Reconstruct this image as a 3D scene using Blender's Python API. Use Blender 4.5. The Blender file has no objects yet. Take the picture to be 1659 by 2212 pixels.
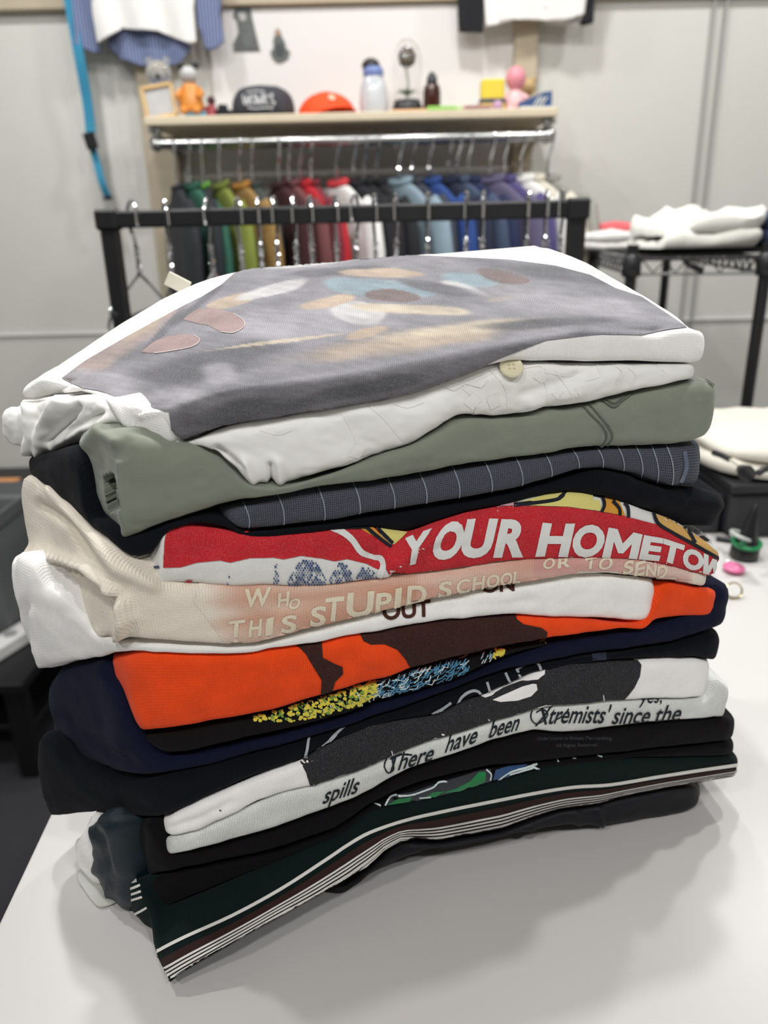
import bpy, bmesh, math, random
import numpy as np
from mathutils import Vector, Matrix, noise
from mathutils.bvhtree import BVHTree
from mathutils.geometry import tessellate_polygon

random.seed(7)
S = bpy.context.scene
COL = S.collection

# ------------------------------------------------------------------ camera
FPX = 1690.0; W, H = 1659.0, 2212.0
PITCH = math.radians(20.35); ROLL = math.atan2(105, 4555)
ZC = 1.37                      # camera height
ZT = 0.90                      # table top height
CAM = Vector((0, 0, ZC))
cp, sp_, cr, sr = math.cos(PITCH), math.sin(PITCH), math.cos(ROLL), math.sin(ROLL)
FW = Vector((0, cp, -sp_)); RT0 = Vector((1, 0, 0)); UP0 = Vector((0, sp_, cp))
RT = cr * RT0 - sr * UP0; UP = sr * RT0 + cr * UP0
cam_d = bpy.data.cameras.new('camera')
cam_d.sensor_fit = 'HORIZONTAL'; cam_d.sensor_width = 36.0
cam_d.lens = 36.0 * FPX / W
cam_d.clip_start = 0.02
cam_d.dof.use_dof = True; cam_d.dof.focus_distance = 0.52; cam_d.dof.aperture_fstop = 7.6
cam = bpy.data.objects.new('camera', cam_d); COL.objects.link(cam)
M3 = Matrix((RT, UP, -FW)).transposed()
cam.matrix_world = Matrix.Translation(CAM) @ M3.to_4x4()
S.camera = cam

# ------------------------------------------------------------------ world, lamps, exposure
wd = bpy.data.worlds.new('world'); S.world = wd; wd.use_nodes = True
wd.node_tree.nodes['Background'].inputs[0].default_value = (1.0, 0.985, 0.965, 1)
wd.node_tree.nodes['Background'].inputs[1].default_value = 0.035
S.view_settings.view_transform = 'Standard'; S.view_settings.look = 'None'
S.view_settings.gamma = 1.0; S.view_settings.exposure = 0.56
S.view_settings.use_curve_mapping = False
def lamp(x, y, z, power, sx, sy, col=(1, .985, .965)):
    d = bpy.data.lights.new('ceiling_lamp', 'AREA'); d.shape = 'RECTANGLE'; d.size = sx; d.size_y = sy
    d.energy = power; d.color = col
    o = bpy.data.objects.new('ceiling_lamp', d); COL.objects.link(o); o.location = (x, y, z)
    return o
for x in (-.95, -.38, .19, .76):               # the row of ceiling lamps over the far side of the counter
    lamp(x, .98, 2.72, 7.6, .06, .06)
for x in (-1.1, -.1, .9):                      # the row nearer the shop door, behind the photographer
    lamp(x, -.75, 2.72, 9.0, .16, .16)
for x in (-.9, .2, 1.3):                       # the row that washes the back wall
    lamp(x, 2.02, 2.72, 7.0, .12, .12)

# ------------------------------------------------------------------ helpers: projection
def ray(px, py):
    d = FW + RT * ((px - W / 2) / FPX) + UP * ((H / 2 - py) / FPX)
    return d
def P(px, py, Y):
    r = ray(px, py); return CAM + r * (Y / r.y)
def proj(p):
    v = p - CAM; f = v.dot(FW)
    return W / 2 + FPX * v.dot(RT) / f, H / 2 - FPX * v.dot(UP) / f
CAMn = np.array(CAM); FWn = np.array(FW); RTn = np.array(RT); UPn = np.array(UP)
def projn(a):
    v = a - CAMn; f = v @ FWn
    return W / 2 + FPX * (v @ RTn) / f, H / 2 - FPX * (v @ UPn) / f

# ------------------------------------------------------------------ helpers: colour and materials
def lin(c):
    if isinstance(c, str):
        c = tuple(int(c[i:i + 2], 16) for i in (0, 2, 4))
    return tuple(((v / 255) / 12.92 if v / 255 <= .04045 else ((v / 255 + .055) / 1.055) ** 2.4) for v in c) + (1,)
MATS = {}
def nodes(name):
    m = bpy.data.materials.new(name); m.use_nodes = True
    nt = m.node_tree; b = nt.nodes['Principled BSDF']
    return m, nt, b
def mat(name, col, rough=.5, metal=0, mottle=.06, scale=40, bump=0, bscale=200, **kw):
    """plain procedural material: colour with noise mottling and optional fine bump"""
    if name in MATS: return MATS[name]
    m, nt, b = nodes(name); N = nt.nodes; L = nt.links
    c = lin(col)
    tc = N.new('ShaderNodeTexCoord'); nz = N.new('ShaderNodeTexNoise'); nz.inputs['Scale'].default_value = scale
    nz.inputs['Detail'].default_value = 4
    L.new(tc.outputs['Object'], nz.inputs['Vector'])
    rp = N.new('ShaderNodeMapRange'); rp.inputs['To Min'].default_value = 1 - mottle; rp.inputs['To Max'].default_value = 1 + mottle
    L.new(nz.outputs['Fac'], rp.inputs['Value'])
    mx = N.new('ShaderNodeVectorMath'); mx.operation = 'SCALE'; mx.inputs[0].default_value = c[:3]
    L.new(rp.outputs[0], mx.inputs['Scale']); L.new(mx.outputs[0], b.inputs['Base Color'])
    b.inputs['Roughness'].default_value = rough; b.inputs['Metallic'].default_value = metal
    for k, v in kw.items(): b.inputs[k.replace('_', ' ')].default_value = v
    if bump:
        n2 = N.new('ShaderNodeTexNoise'); n2.inputs['Scale'].default_value = bscale; n2.inputs['Detail'].default_value = 3
        L.new(tc.outputs['Object'], n2.inputs['Vector'])
        bp = N.new('ShaderNodeBump'); bp.inputs['Strength'].default_value = .6; bp.inputs['Distance'].default_value = bump
        L.new(n2.outputs['Fac'], bp.inputs['Height']); L.new(bp.outputs[0], b.inputs['Normal'])
    MATS[name] = m; return m
def cloth(name, col, weave='knit', rough=.9, mottle=.10, ribs=820, depth=.00035, sheen=.25, col2=None, spec=.2, angle=0.0, attr=False, speck=0.0):
    """cloth: uv in metres; knit = fine ribs running down, woven = two crossing thread sets"""
    if name in MATS: return MATS[name]
    m, nt, b = nodes(name); N = nt.nodes; L = nt.links
    c = lin(col)
    uv = N.new('ShaderNodeUVMap'); uv.uv_map = 'uv'
    def wave(ax, sc, dist):
        mp = N.new('ShaderNodeMapping'); mp.inputs['Rotation'].default_value[2] = angle
        L.new(uv.outputs[0], mp.inputs[0])
        w = N.new('ShaderNodeTexWave'); w.bands_direction = ax; w.inputs['Scale'].default_value = sc / 20 * 6.283
        w.inputs['Distortion'].default_value = dist; w.inputs['Detail'].default_value = 1.0; w.inputs['Detail Scale'].default_value = .35
        L.new(mp.outputs[0], w.inputs['Vector']); return w.outputs['Fac']
    a = wave('X', ribs, 1.2)
    if weave == 'knit': h2 = wave('Y', ribs * 1.25, 1.5)
    else: h2 = wave('Y', ribs, .8)
    mxh = N.new('ShaderNodeMath'); mxh.operation = 'MULTIPLY_ADD'
    L.new(h2, mxh.inputs[0]); mxh.inputs[1].default_value = .35 if weave == 'knit' else 1.0; L.new(a, mxh.inputs[2])
    nz = N.new('ShaderNodeTexNoise'); nz.inputs['Scale'].default_value = 900; nz.inputs['Detail'].default_value = 3
    tc = N.new('ShaderNodeTexCoord'); L.new(tc.outputs['Object'], nz.inputs['Vector'])
    ad = N.new('ShaderNodeMath'); ad.operation = 'MULTIPLY_ADD'; L.new(nz.outputs['Fac'], ad.inputs[0]); ad.inputs[1].default_value = .9
    L.new(mxh.outputs[0], ad.inputs[2])
    bp = N.new('ShaderNodeBump'); bp.inputs['Strength'].default_value = .55; bp.inputs['Distance'].default_value = depth
    L.new(ad.outputs[0], bp.inputs['Height'])
    # colour: thread shading and soft unevenness of the dye
    n2 = N.new('ShaderNodeTexNoise'); n2.inputs['Scale'].default_value = 55; n2.inputs['Detail'].default_value = 5
    L.new(tc.outputs['Object'], n2.inputs['Vector'])
    sm = N.new('ShaderNodeMath'); sm.operation = 'ADD'; L.new(n2.outputs['Fac'], sm.inputs[0])
    s3 = N.new('ShaderNodeMath'); s3.operation = 'MULTIPLY'; L.new(ad.outputs[0], s3.inputs[0]); s3.inputs[1].default_value = .45
    L.new(s3.outputs[0], sm.inputs[1])
    rp = N.new('ShaderNodeMapRange'); rp.inputs['From Min'].default_value = .35; rp.inputs['From Max'].default_value = 1.35
    rp.inputs['To Min'].default_value = 1 - mottle; rp.inputs['To Max'].default_value = 1 + mottle
    L.new(sm.outputs[0], rp.inputs['Value'])
    mx = N.new('ShaderNodeVectorMath'); mx.operation = 'SCALE'
    if attr:
        at = N.new('ShaderNodeAttribute'); at.attribute_name = 'print'; L.new(at.outputs['Color'], mx.inputs[0])
    elif col2 is not None:
        mm = N.new('ShaderNodeMix'); mm.data_type = 'RGBA'; mm.inputs[6].default_value = c; mm.inputs[7].default_value = lin(col2)
        r2 = N.new('ShaderNodeMapRange'); r2.inputs['From Min'].default_value = .55; r2.inputs['From Max'].default_value = 1.5
        L.new(ad.outputs[0], r2.inputs['Value']); L.new(r2.outputs[0], mm.inputs[0]); L.new(mm.outputs[2], mx.inputs[0])
    else: mx.inputs[0].default_value = c[:3]
    L.new(rp.outputs[0], mx.inputs['Scale'])
    if speck:                                   # pale fibres showing through the dye or print
        n4 = N.new('ShaderNodeTexNoise'); n4.inputs['Scale'].default_value = 1500; n4.inputs['Detail'].default_value = 3; n4.inputs['Roughness'].default_value = .7
        L.new(tc.outputs['Object'], n4.inputs['Vector'])
        r4 = N.new('ShaderNodeMapRange'); r4.inputs['From Min'].default_value = .48; r4.inputs['From Max'].default_value = .78; r4.inputs['To Max'].default_value = speck
        L.new(n4.outputs['Fac'], r4.inputs['Value'])
        m4 = N.new('ShaderNodeMix'); m4.data_type = 'RGBA'; m4.inputs[7].default_value = (.75, .75, .76, 1)
        L.new(r4.outputs[0], m4.inputs[0]); L.new(mx.outputs[0], m4.inputs[6]); L.new(m4.outputs[2], b.inputs['Base Color'])
    else: L.new(mx.outputs[0], b.inputs['Base Color'])
    L.new(bp.outputs[0], b.inputs['Normal'])
    b.inputs['Roughness'].default_value = rough; b.inputs['Specular IOR Level'].default_value = spec
    b.inputs['Sheen Weight'].default_value = sheen; b.inputs['Sheen Roughness'].default_value = .5
    MATS[name] = m; return m

# ------------------------------------------------------------------ helpers: mesh building
class MB:
    def __init__(s): s.v = []; s.f = []
    def add(s, vs, fs):
        o = len(s.v); s.v += [Vector(v) for v in vs]; s.f += [tuple(i + o for i in f) for f in fs]; return s
    def box(s, c, d, rz=0, m=None):
        x, y, z = d[0] / 2, d[1] / 2, d[2] / 2
        b = min(x, y, z) * .25                                        # softened edges
        vs = []
        for sx in (-1, 1):
            for sy in (-1, 1):
                for sz in (-1, 1):
                    vs += [(sx * (x - b), sy * (y - b), sz * z), (sx * (x - b), sy * y, sz * (z - b)), (sx * x, sy * (y - b), sz * (z - b))]
        bm = bmesh.new(); bv = [bm.verts.new(v) for v in vs]
        r = bmesh.ops.convex_hull(bm, input=bv); bm.normal_update(); bm.verts.index_update()
        R = Matrix.Rotation(rz, 3, 'Z') if m is None else m
        s.add([R @ v.co + Vector(c) for v in bm.verts], [[q.index for q in f.verts] for f in bm.faces]); bm.free(); return s
    def tube(s, pts, r, n=7, cap=True, flat=1.0):
        pts = [Vector(p) for p in pts]; k = len(pts)
        rs = r if isinstance(r, (list, tuple)) else [r] * k
        T = [(pts[min(i + 1, k - 1)] - pts[max(i - 1, 0)]).normalized() for i in range(k)]
        u = T[0].orthogonal().normalized(); vs = []; fs = []
        for i in range(k):
            u = (u - T[i] * u.dot(T[i])); u = u.normalized() if u.length > 1e-6 else T[i].orthogonal().normalized()
            w = T[i].cross(u)
            for j in range(n):
                a = 2 * math.pi * j / n; vs.append(pts[i] + (u * math.cos(a) + w * math.sin(a) * flat) * rs[i])
        for i in range(k - 1):
            for j in range(n):
                fs.append((i * n + j, i * n + (j + 1) % n, (i + 1) * n + (j + 1) % n, (i + 1) * n + j))
        if cap: fs += [tuple(range(n - 1, -1, -1)), tuple((k - 1) * n + j for j in range(n))]
        return s.add(vs, fs)
    def lathe(s, prof, c=(0, 0, 0), n=20, sx=1, sy=1, m=None):
        """prof: (radius, height) from bottom to top"""
        vs = []; fs = []; k = len(prof); c = Vector(c)
        for r, z in prof:
            for j in range(n):
                a = 2 * math.pi * j / n; q = Vector((r * math.cos(a) * sx, r * math.sin(a) * sy, z))
                vs.append((m @ q if m else q) + c)
        for i in range(k - 1):
            for j in range(n): fs.append((i * n + j, i * n + (j + 1) % n, (i + 1) * n + (j + 1) % n, (i + 1) * n + j))
        fs += [tuple(range(n - 1, -1, -1)), tuple((k - 1) * n + j for j in range(n))]
        return s.add(vs, fs)
    def ball(s, c, r, sc=(1, 1, 1), n=14, m=None):
        pr = [(max(1e-4, math.sin(math.pi * i / 9)) * r, -math.cos(math.pi * i / 9) * r) for i in range(10)]
        b = MB().lathe(pr, n=n); c = Vector(c)
        vs = [Vector((v.x * sc[0], v.y * sc[1], v.z * sc[2])) for v in b.v]
        return s.add([(m @ v if m else v) + c for v in vs], b.f)
    def prism(s, poly, t, M=None):
        """poly: 2D outline in local x,z; extruded +-t/2 along local y"""
        n = len(poly); vs = [Vector((x, -t / 2, z)) for x, z in poly] + [Vector((x, t / 2, z)) for x, z in poly]
        tri = tessellate_polygon([[Vector((x, z, 0)) for x, z in poly]])
        fs = [tuple(a) for a in tri] + [tuple(i + n for i in reversed(a)) for a in tri]
        fs += [(i, (i + 1) % n, n + (i + 1) % n, n + i) for i in range(n)]
        if M: vs = [M @ v for v in vs]
        return s.add(vs, fs)
    def build(s, name, m, parent=None, smooth=True, loc=None, angle=40):
        me = bpy.data.meshes.new(name); me.from_pydata([tuple(v) for v in s.v], [], s.f)
        bm = bmesh.new(); bm.from_mesh(me); bmesh.ops.recalc_face_normals(bm, faces=bm.faces); bm.to_mesh(me); bm.free()
        if smooth:
            me.polygons.foreach_set('use_smooth', [True] * len(me.polygons)); me.set_sharp_from_angle(angle=math.radians(angle))
        me.materials.append(m)
        o = bpy.data.objects.new(name, me); COL.objects.link(o)
        if parent: o.parent = parent
        if loc is not None: o.location = loc
        return o
def tag(o, label, cat, group=None, kind=None):
    if label: o['label'] = label
    if cat: o['category'] = cat
    if group: o['group'] = group
    if kind: o['kind'] = kind
    return o
def empty(name, loc, label, cat, group=None, rz=0):
    o = bpy.data.objects.new(name, None); COL.objects.link(o); o.location = loc; o.rotation_euler = (0, 0, rz)
    o.empty_display_size = .05
    return tag(o, label, cat, group)
def arc(c, r, a0, a1, n, ax='xz'):
    out = []
    for i in range(n + 1):
        a = math.radians(a0 + (a1 - a0) * i / n)
        u, v = r * math.cos(a), r * math.sin(a)
        out.append(Vector(c) + (Vector((u, 0, v)) if ax == 'xz' else Vector((0, u, v)) if ax == 'yz' else Vector((u, v, 0))))
    return out

# ================================================================== the setting
def struct(o): o['kind'] = 'structure'; return o
YW = 2.72                                            # back wall plane
M_wall = mat('wall_paint', 'd2d1cb', .75, mottle=.03, scale=3, bump=.0006, bscale=60)
M_panel = mat('white_board', 'dddbd9', .6, mottle=.012, scale=4)
M_beige = mat('bare_plywood', 'b9ad97', .7, mottle=.10, scale=9)
M_floor = mat('dark_carpet', '2b2b30', .95, mottle=.15, scale=300, bump=.002, bscale=500)
M_top = mat('counter_laminate', 'c6c4c2', .30, mottle=.006, scale=5)
M_seam = mat('wall_seam_grey', 'a8a8a5', .6)
struct(MB().box((0, YW + .05, 1.5), (5.0, .1, 3.0)).build('wall_back', M_wall, smooth=False))
struct(MB().box((0, .6, -.05), (5.0, 4.4, .1)).build('floor', M_floor, smooth=False))
struct(MB().box((2.45, .6, 1.5), (.1, 4.4, 3.0)).build('wall_right', M_wall, smooth=False))
struct(MB().box((-2.45, .6, 1.5), (.1, 4.4, 3.0)).build('wall_left', M_wall, smooth=False))
def wall_rect(name, x0, y0, x1, y1, t, m, back=YW):
    """board on the back wall between two pixels, t thick"""
    xm, ym = (x0 + x1) / 2, (y0 + y1) / 2
    if x1 - x0 > 1500: xm = 829
    a = Vector((P(x0, ym, back).x, 0, P(xm, y0, back).z)); b = Vector((P(x1, ym, back).x, 0, P(xm, y1, back).z))
    return struct(MB().box(((a.x + b.x) / 2, back - t / 2, (a.z + b.z) / 2), (abs(b.x - a.x), t, abs(a.z - b.z))).build(name, m, smooth=False))
wall_rect('trim_1', 470, 16, 1105, 560, .012, M_panel)           # white board behind the shelf
wall_rect('trim_2', -400, -130, 2100, 10, .03, M_beige)          # beam along the top
wall_rect('trim_3', 322, 12, 392, 720, .035, M_beige)             # left upright
wall_rect('trim_4', 1100, 12, 1148, 720, .035, M_beige)           # right upright
a = P(1500, 400, YW)
struct(MB().box((a.x, YW - .008, 1.0), (.006, .016, 2.0)).build('trim_5', M_seam, smooth=False))
struct(MB().box((a.x + .035, YW - .008, 1.0), (.006, .016, 2.0)).build('trim_6', M_seam, smooth=False))
a = P(120, 722, YW)
struct(MB().box((-1.2, YW - .004, a.z), (1.5, .008, .006)).build('trim_7', M_panel, smooth=False))
struct(MB().box((1.2, YW - .004, a.z), (1.0, .008, .006)).build('trim_8', M_panel, smooth=False))

# the white counter the pile stands on
tl = P(0, 1990, 1); 
def on_table(px, py, z=ZT):
    r = ray(px, py); return CAM + r * ((z - ZC) / r.z)
c1 = on_table(0, 1990); c2 = on_table(265, 1430)
dirv = (c2 - c1).normalized()
cBack = c1 + dirv * ((1.36 - c1.y) / dirv.y); cFront = c1 - dirv * .75
bR = on_table(1659, 1168); bL = on_table(1480, 1128)
poly = [(cFront.x, cFront.y), (1.25, -.45), (1.25, 1.36), (cBack.x, 1.36)]
table = empty('counter_table', (.3, .3, 0), 'white laminate counter table carrying the tall pile of folded clothes', 'table')
mb = MB(); n = len(poly)
R90 = Matrix(((1, 0, 0), (0, 0, -1), (0, 1, 0)))   # prism x,z -> x,y
t = .03
vs = [(x - .3, y - .3, ZT - t) for x, y in poly] + [(x - .3, y - .3, ZT) for x, y in poly]
fs = [tuple(reversed(range(n))), tuple(range(n, 2 * n))] + [(i, (i + 1) % n, n + (i + 1) % n, n + i) for i in range(n)]
tt = MB().add(vs, fs).build('table_top', M_top, table, smooth=False)
md = tt.modifiers.new('b', 'BEVEL'); md.width = .002; md.segments = 2
for x, y in poly:
    cx, cy = sum(p[0] for p in poly) / 4, sum(p[1] for p in poly) / 4
    q = Vector((x, y, 0)).lerp(Vector((cx, cy, 0)), .10)
    MB().box((q.x - .3, q.y - .3, (ZT - t) / 2), (.045, .045, ZT - t)).build('leg', mat('white_leg', 'd9d8d6', .4), table, smooth=False)
# ================================================================== the pile of folded clothes
K = .25; Y0 = .455                                   # the pile's front line in plan: y = Y0 + K x
def on_line(px, py, d):
    r = ray(px, py); lam = (Y0 + d) / (r.y - K * r.x); p = CAM + r * lam
    return Vector((p.x, p.y))
def round_poly(pts, rad, n=9):
    out = []; m = len(pts)
    for i in range(m):
        p, a, b = pts[i], pts[i - 1], pts[(i + 1) % m]
        ra = min(rad, (a - p).length * .45); rb = min(rad, (b - p).length * .45)
        A = p + (a - p).normalized() * ra; B = p + (b - p).normalized() * rb
        for k in range(n + 1):
            t = k / n; out.append(A * (1 - t) ** 2 + p * 2 * t * (1 - t) + B * t * t)
    return out
def resample(pts, step):
    P_ = np.array([[p.x, p.y] for p in pts] + [[pts[0].x, pts[0].y]])
    d = np.r_[0, np.cumsum(np.hypot(*np.diff(P_, axis=0).T))]
    n = int(d[-1] / step); s = np.linspace(0, d[-1], n, endpoint=False)
    return np.c_[np.interp(s, d, P_[:, 0]), np.interp(s, d, P_[:, 1])], s
def tr(pts):
    a = np.array(sorted(pts), float); return a[:, 0], a[:, 1]
GAR = {}
class Garment: pass
def garment(key, name, label, m, path, T, B, d=0, b=.006, rad=.02, rows=14, step=.0026, wob=.0012, wscale=28,
            folds=(), dome=None, rings=5, cat='clothing', back=None, parent=None, pw=2.6, zmin=None, lift=0.0, lean=None, seg=None, gp=1.6):
    """one folded garment: a soft closed slab. path = corner pixels of its near edge (left to right, with depth behind the
    front line), T / B = its upper and lower edge seen in the photograph."""
    pts = [on_line(px, py, dd + d) for px, py, dd in path]
    f0, f1 = pts[0], pts[-1]
    if back is None:
        back = [f1 + Vector((-.025, .20)), f0 + Vector((.075, .13))]
    loop = round_poly(pts + back, rad)
    O, s = resample(loop, step); N = len(O)
    nx = np.roll(O, -1, 0) - np.roll(O, 1, 0); nrm = np.c_[nx[:, 1], -nx[:, 0]]; nrm /= np.linalg.norm(nrm, axis=1)[:, None]
    cen = O.mean(0)
    if ((O - cen) * nrm).sum(1).mean() < 0: nrm = -nrm
    Tx, Ty = tr(T); Bx, By = tr(B)
    zmid = ZC - .25
    def solve(xs, ys, off):
        z = np.full(N, zmid); Q = O - nrm * np.broadcast_to(off, (N,))[:, None]
        for _ in range(5):
            px, py = projn(np.c_[Q, z]); y = np.interp(px, xs, ys)
            # ray through (px, y) at the horizontal distance of Q
            dirs = FWn[None] + RTn[None] * ((px - W / 2) / FPX)[:, None] + UPn[None] * ((H / 2 - y) / FPX)[:, None]
            lam = np.hypot(Q[:, 0], Q[:, 1]) / np.hypot(dirs[:, 0], dirs[:, 1]); z = ZC + dirs[:, 2] * lam
        return z, px
    ln = np.zeros(N)
    if lean is not None:
        lx, ly = tr(lean); pz, _ = projn(np.c_[O, np.full(N, zmid)]); ln = np.interp(pz, lx, ly) * (((-O) * nrm).sum(1) > 0)
    zt, pxt = solve(Tx, Ty, b * .8); zb, pxb = solve(Bx, By, b * .3 - ln)
    # visible arc: outward normal faces the camera
    vis = ((-O) * nrm).sum(1) > 0.0
    idx = np.arange(N)
    if vis.any() and (~vis).any():
        start = [i for i in range(N) if vis[i] and not vis[i - 1]]
        # longest visible run
        best = None
        for st in start:
            k = st
            while vis[k % N] and k - st < N: k += 1
            if best is None or k - st > best[1] - best[0]: best = (st, k)
        a, e = best
        runs = (idx - a) % N; L = e - a
        hid = runs >= L
        w = (runs - L + 1) / max(1, N - L + 1)
        for z in (zt, zb):
            z0, z1 = z[(e - 1) % N], z[a]
            z[hid] = z0 + (z1 - z0) * w[hid]
    hh = np.maximum((zt - zb) / 2, .0015); mslope = .55
    zb = zb + np.minimum((np.sqrt(hh ** 2 + (mslope * b * .7) ** 2) - hh), .003)
    zb = np.minimum(zb, zt - .003)
    if zmin is not None: zb = np.maximum(zb, zmin); zt = np.maximum(zt, zb + .003)
    zt = zt + lift; zb = zb + lift
    kn = max(2, int(.006 / step)); ker = np.bartlett(2 * kn + 3)[1:-1]; ker /= ker.sum()
    sm = lambda z: np.convolve(np.r_[z[-kn:], z, z[:kn]], ker, 'valid')
    zt, zb = sm(zt), sm(zb)
    thick = zt - zb
    bb = np.minimum(b, thick * .9)
    ringsv = []
    cz_t, cz_b = zt.mean(), zb.mean()
    cen3 = cen
    # top cap rings (centre -> edge), front rows, bottom cap rings (edge -> centre)
    Q0 = O - nrm * bb[:, None]
    if seg is not None:                         # ridge of a domed top: two points (x, y, z)
        s0, s1 = np.array(seg[0]), np.array(seg[1]); v = (s1 - s0)[:2]
        tt_ = np.clip(((O - s0[:2]) @ v) / (v @ v), 0, 1); tgt = s0 + tt_[:, None] * (s1 - s0)
        cen3 = tgt[:, :2]; dome = True
    for j in range(rings, 0, -1):
        w = j / (rings + .6)
        q = Q0 + (cen3 - Q0) * w
        zz = zt + (cz_t - zt) * w ** 3
        if dome is not None: zz = zt + (tgt[:, 2] - zt) * (1 - (1 - w) ** gp)
        ringsv.append(np.c_[q, zz])
    first_front = len(ringsv)
    for i in range(rows + 1):
        t = i / rows; p = (1 - abs(2 * t - 1) ** pw) ** (1 / pw)
        tt = .5 - .5 * math.cos(math.pi * t) if rows > 6 else t
        tt = .35 * tt + .65 * t
        q = O - nrm * (bb * (1 - p) - ln * tt)[:, None]
        ringsv.append(np.c_[q, zt + (zb - zt) * tt])
    last_front = len(ringsv)
    for j in range(1, rings + 1):
        w = j / (rings + .6)
        q = Q0 + nrm * ln[:, None] * (1 - w); q = q + (cen3 - q) * w
        ringsv.append(np.c_[q, zb + (cz_b - zb) * w ** 3])
    G = np.stack(ringsv)                       # R x N x 3
    R_ = len(G)
    # displacement: outward on the front, upward on the top
    nor = np.zeros_like(G)
    for k in range(R_):
        if k < first_front: nor[k, :, 2] = 1 - .6 * (1 - (first_front - k) / rings) if dome is not None else .0
        elif k < last_front:
            t = (k - first_front) / rows; zc_ = (0.5 - t) * 2
            nor[k, :, :2] = nrm * math.sqrt(max(0, 1 - .5 * zc_ * zc_)); nor[k, :, 2] = zc_ * .6
    px, py = projn(G.reshape(-1, 3)); px = px.reshape(R_, N); py = py.reshape(R_, N)
    amp = np.zeros((R_, N))
    seed = hash(key) % 97 if False else sum(map(ord, key)) % 97
    for k in range(R_):
        if not (first_front <= k < last_front or dome is not None): continue
        for i in range(N):
            v = Vector((G[k, i, 0] * wscale, G[k, i, 1] * wscale, G[k, i, 2] * wscale * 1.6 + seed))
            amp[k, i] = noise.fractal(v, .9, 2.1, 3) * wob
    for fold in folds:
        pl, wdt, am = fold[:3]
        dd = np.full((R_, N), 1e9)
        for (x0, y0), (x1, y1) in zip(pl[:-1], pl[1:]):
            vx, vy = x1 - x0, y1 - y0; l2 = vx * vx + vy * vy
            t = np.clip(((px - x0) * vx + (py - y0) * vy) / l2, 0, 1)
            dd = np.minimum(dd, np.hypot(px - x0 - t * vx, py - y0 - t * vy))
        ok = np.zeros((R_, 1)); ok[(0 if dome is not None else first_front):last_front] = 1
        amp += ok * am * np.exp(-(dd / wdt) ** 2)
    G = G + nor * amp[:, :, None]
    # mesh
    base = Vector((cen[0], cen[1], float(zb.min())))
    verts = (G.reshape(-1, 3) - np.array(base)).tolist()
    faces = []
    for k in range(R_ - 1):
        o0, o1 = k * N, (k + 1) * N
        faces += [(o0 + i, o1 + i, o1 + (i + 1) % N, o0 + (i + 1) % N) for i in range(N)]
    ct = len(verts); verts.append(list(G[0].mean(0) - np.array(base))); cb = len(verts); verts.append(list(G[-1].mean(0) - np.array(base)))
    faces += [(ct, i, (i + 1) % N) for i in range(N)] + [(cb, (R_ - 1) * N + (i + 1) % N, (R_ - 1) * N + i) for i in range(N)]
    me = bpy.data.meshes.new(name); me.from_pydata(verts, [], faces)
    # uv in metres: along the edge, and down the section
    row_len = np.r_[0, np.cumsum(np.linalg.norm(np.diff(G, axis=0), axis=2).mean(1))]
    uvl = me.uv_layers.new(name='uv')
    vu = np.zeros((len(verts), 2)); vu[:R_ * N, 0] = np.tile(s, R_); vu[:R_ * N, 1] = -np.repeat(row_len, N)
    li = np.zeros(len(me.loops), int); me.loops.foreach_get('vertex_index', li)
    uvl.data.foreach_set('uv', vu[li].ravel())
    bm = bmesh.new(); bm.from_mesh(me); bmesh.ops.recalc_face_normals(bm, faces=bm.faces); bm.to_mesh(me); bm.free()
    me.polygons.foreach_set('use_smooth', [True] * len(me.polygons))
    me.materials.append(m)
    o = bpy.data.objects.new(name, me); COL.objects.link(o)
    if parent is not None:
        o.parent = parent.o; o.location = base - parent.base
    else:
        o.location = base; tag(o, label, cat, 'garments in the folded pile')
    g = Garment(); g.o = o; g.base = base; g.key = key
    g.bvh = BVHTree.FromPolygons([tuple(Vector(v) + base) for v in me_verts(me)], [tuple(p.vertices) for p in me.polygons])
    GAR[key] = g
    return g
def me_verts(me): return [v.co.copy() for v in me.vertices]

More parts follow.
